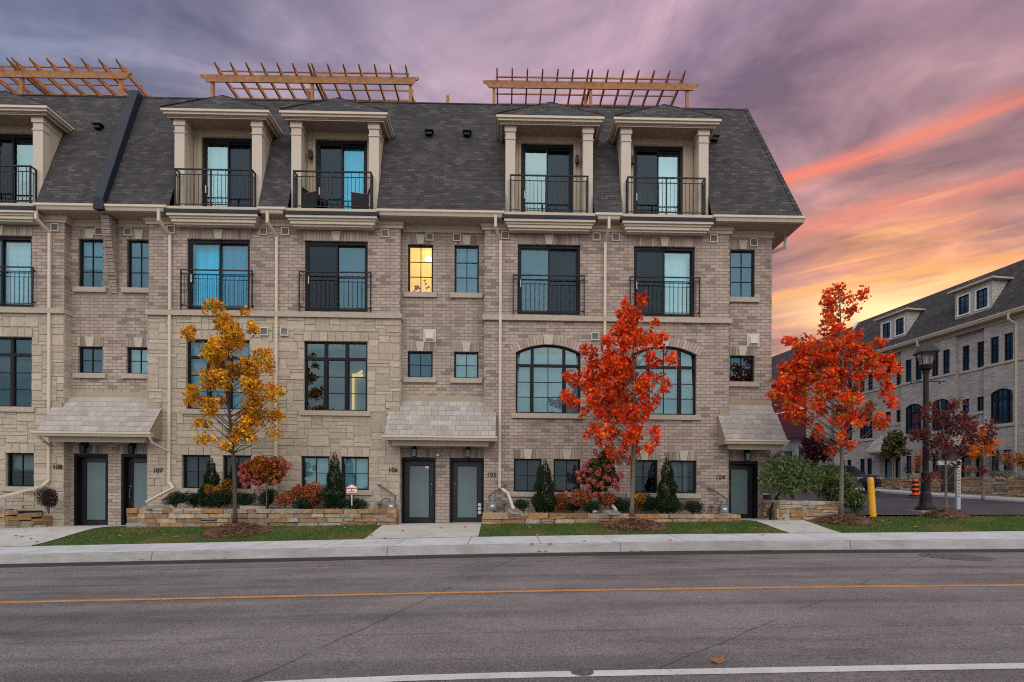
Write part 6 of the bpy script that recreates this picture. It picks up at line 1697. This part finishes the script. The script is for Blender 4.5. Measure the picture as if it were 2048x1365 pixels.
# garden wall, shrubs before the block
fr = Matrix.Translation((25.9, 27.1, 0)) @ Matrix.Rotation(R(-81.95), 4, 'Z')
def loc(x, y, z=0): return fr @ Vector((x, y, z))
mb = MB(); a, b = loc(-7.2, -1.7), loc(7.5, -1.7); stone_run(mb, (a.x, a.y), (b.x, b.y), ln(g_lane(a.x, a.y)+.05, g_lane(b.x, b.y)+.02), ln(2.17, 2.02)); a2 = loc(-7.2, -.1); stone_run(mb, (a2.x, a2.y), (a.x, a.y), ln(1.25, 1.2), ln(2.17, 2.17))
tag(mb.build('stone_retaining_wall', [M_core, M_drystone], None, False), 'stone garden wall in front of the grey brick block on the side street', 'garden wall', 'dry stone retaining walls along the lawn')
pts = [loc(-7.0, -1.5), loc(8.3, -1.5), loc(8.3, -.05), loc(-7.0, -.05)]; bed('planting_bed', [(q.x, q.y) for q in pts][::-1], 1.98)
for kind, px, py, rx, ry, Y, lab in (('red', 1838, 928, 17, 20, 27.6, 'red hydrangea bush behind the traffic barrel'), ('green', 1817, 945, 14, 16, 28.5, 'dark evergreen bush left of the red hydrangea by the barrel'), ('green', 1880, 935, 14, 24, 26.5, 'dark evergreen behind the realtor sign'),
    ('green', 1985, 930, 15, 26, 25.0, 'dark cone shaped evergreen right of the small orange tree'), ('red', 2022, 925, 26, 18, 24.6, 'dull red hydrangea bush near the right edge on the far wall'), ('yellow', 2045, 928, 12, 14, 24.4, 'yellow leaved bush cut by the right edge of the photo'), ('green', 2015, 950, 30, 8, 24.6, 'low dark evergreen strip on the far wall at the right edge'), ('red', 1936, 942, 14, 8, 25.5, 'small reddish bush on the far wall behind the sign post')):
    i_ += 1; shrub(kind, px, py, rx, ry, lab, 300+i_, Y, int(rx*ry*2.2))
# a dark car parked at the kerb of the side street
def car(loc_, rz, label):
    t = thing('parked_car', label, 'car', loc_, None, local=True, rz=rz)
    paint = plain('car_paint', (.03, .022, .04), .22, .1, 2); gl = plain('car_glass', (.01, .012, .016), .08, .1, 2)
    def loft(secs):
        mb = MB()
        for (y0, A), (y1, B_) in zip(secs, secs[1:]):
            n = len(A)
            for k in range(n): j = (k+1) % n; mb.face([(A[k][0], y0, A[k][1]), (A[j][0], y0, A[j][1]), (B_[j][0], y1, B_[j][1]), (B_[k][0], y1, B_[k][1])])
        mb.face([(p[0], secs[0][0], p[1]) for p in secs[0][1]][::-1]); mb.face([(p[0], secs[-1][0], p[1]) for p in secs[-1][1]])
        return mb
    def sec(w_, zb, zs, zt, wt): return [(-w_, zb), (w_, zb), (w_+.03, zs), (wt, zt), (-wt, zt), (-w_-.03, zs)]
    mb = loft([(-2.3, sec(.70, .35, .55, .72, .66)), (-2.15, sec(.82, .28, .6, .92, .74)), (-1.0, sec(.88, .25, .65, 1.02, .80)), (.9, sec(.88, .25, .65, 1.03, .82)), (2.1, sec(.86, .28, .65, 1.02, .78)), (2.25, sec(.78, .4, .6, .9, .7))]); body = mb.build('body', paint, t)
    mb = loft([(-1.05, sec(.78, 1.0, 1.01, 1.03, .76)), (-.45, sec(.78, 1.0, 1.2, 1.50, .60)), (.2, sec(.78, 1.0, 1.25, 1.58, .62)), (1.5, sec(.78, 1.0, 1.2, 1.54, .60)), (2.12, sec(.74, 1.0, 1.05, 1.08, .68))]); mb.build('cabin_glass', gl, t)
    mb = loft([(-.42, sec(.60, 1.5, 1.51, 1.52, .58)), (.2, sec(.63, 1.57, 1.58, 1.61, .60)), (1.5, sec(.61, 1.53, 1.54, 1.57, .58))]); mb.build('roof', paint, t)
    for y in (-1.4, 1.4):
        for s_ in (-1, 1):
            mb = MB(); mb.tube([(s_*.70, y, .33), (s_*.90, y, .33)], .33, 18); wh = mb.build('wheel', M_black, t)
            mb = MB(); mb.tube([(s_*.901, y, .33), (s_*.912, y, .33)], .20, 14); mb.build('rim', M_meter, wh)
    for s_ in (-1, 1):
        mb = MB(); mb.box(s_*.58-.14, s_*.58+.14, -2.26, -2.12, .66, .80); mb.build('headlight', M_white, t)
        mb = MB(); mb.box(s_*.98-.09, s_*.98+.09, -.75, -.60, 1.0, 1.16); mb.build('mirror', paint, t)
    mb = MB(); mb.box(-.45, .45, -2.33, -2.29, .42, .56); mb.build('grille', M_black, t)
car((20.3, 33.0, g_lane(20.3, 33.0)+.03), R(8), 'dark purple car parked on the side street, half hidden behind the bollard')
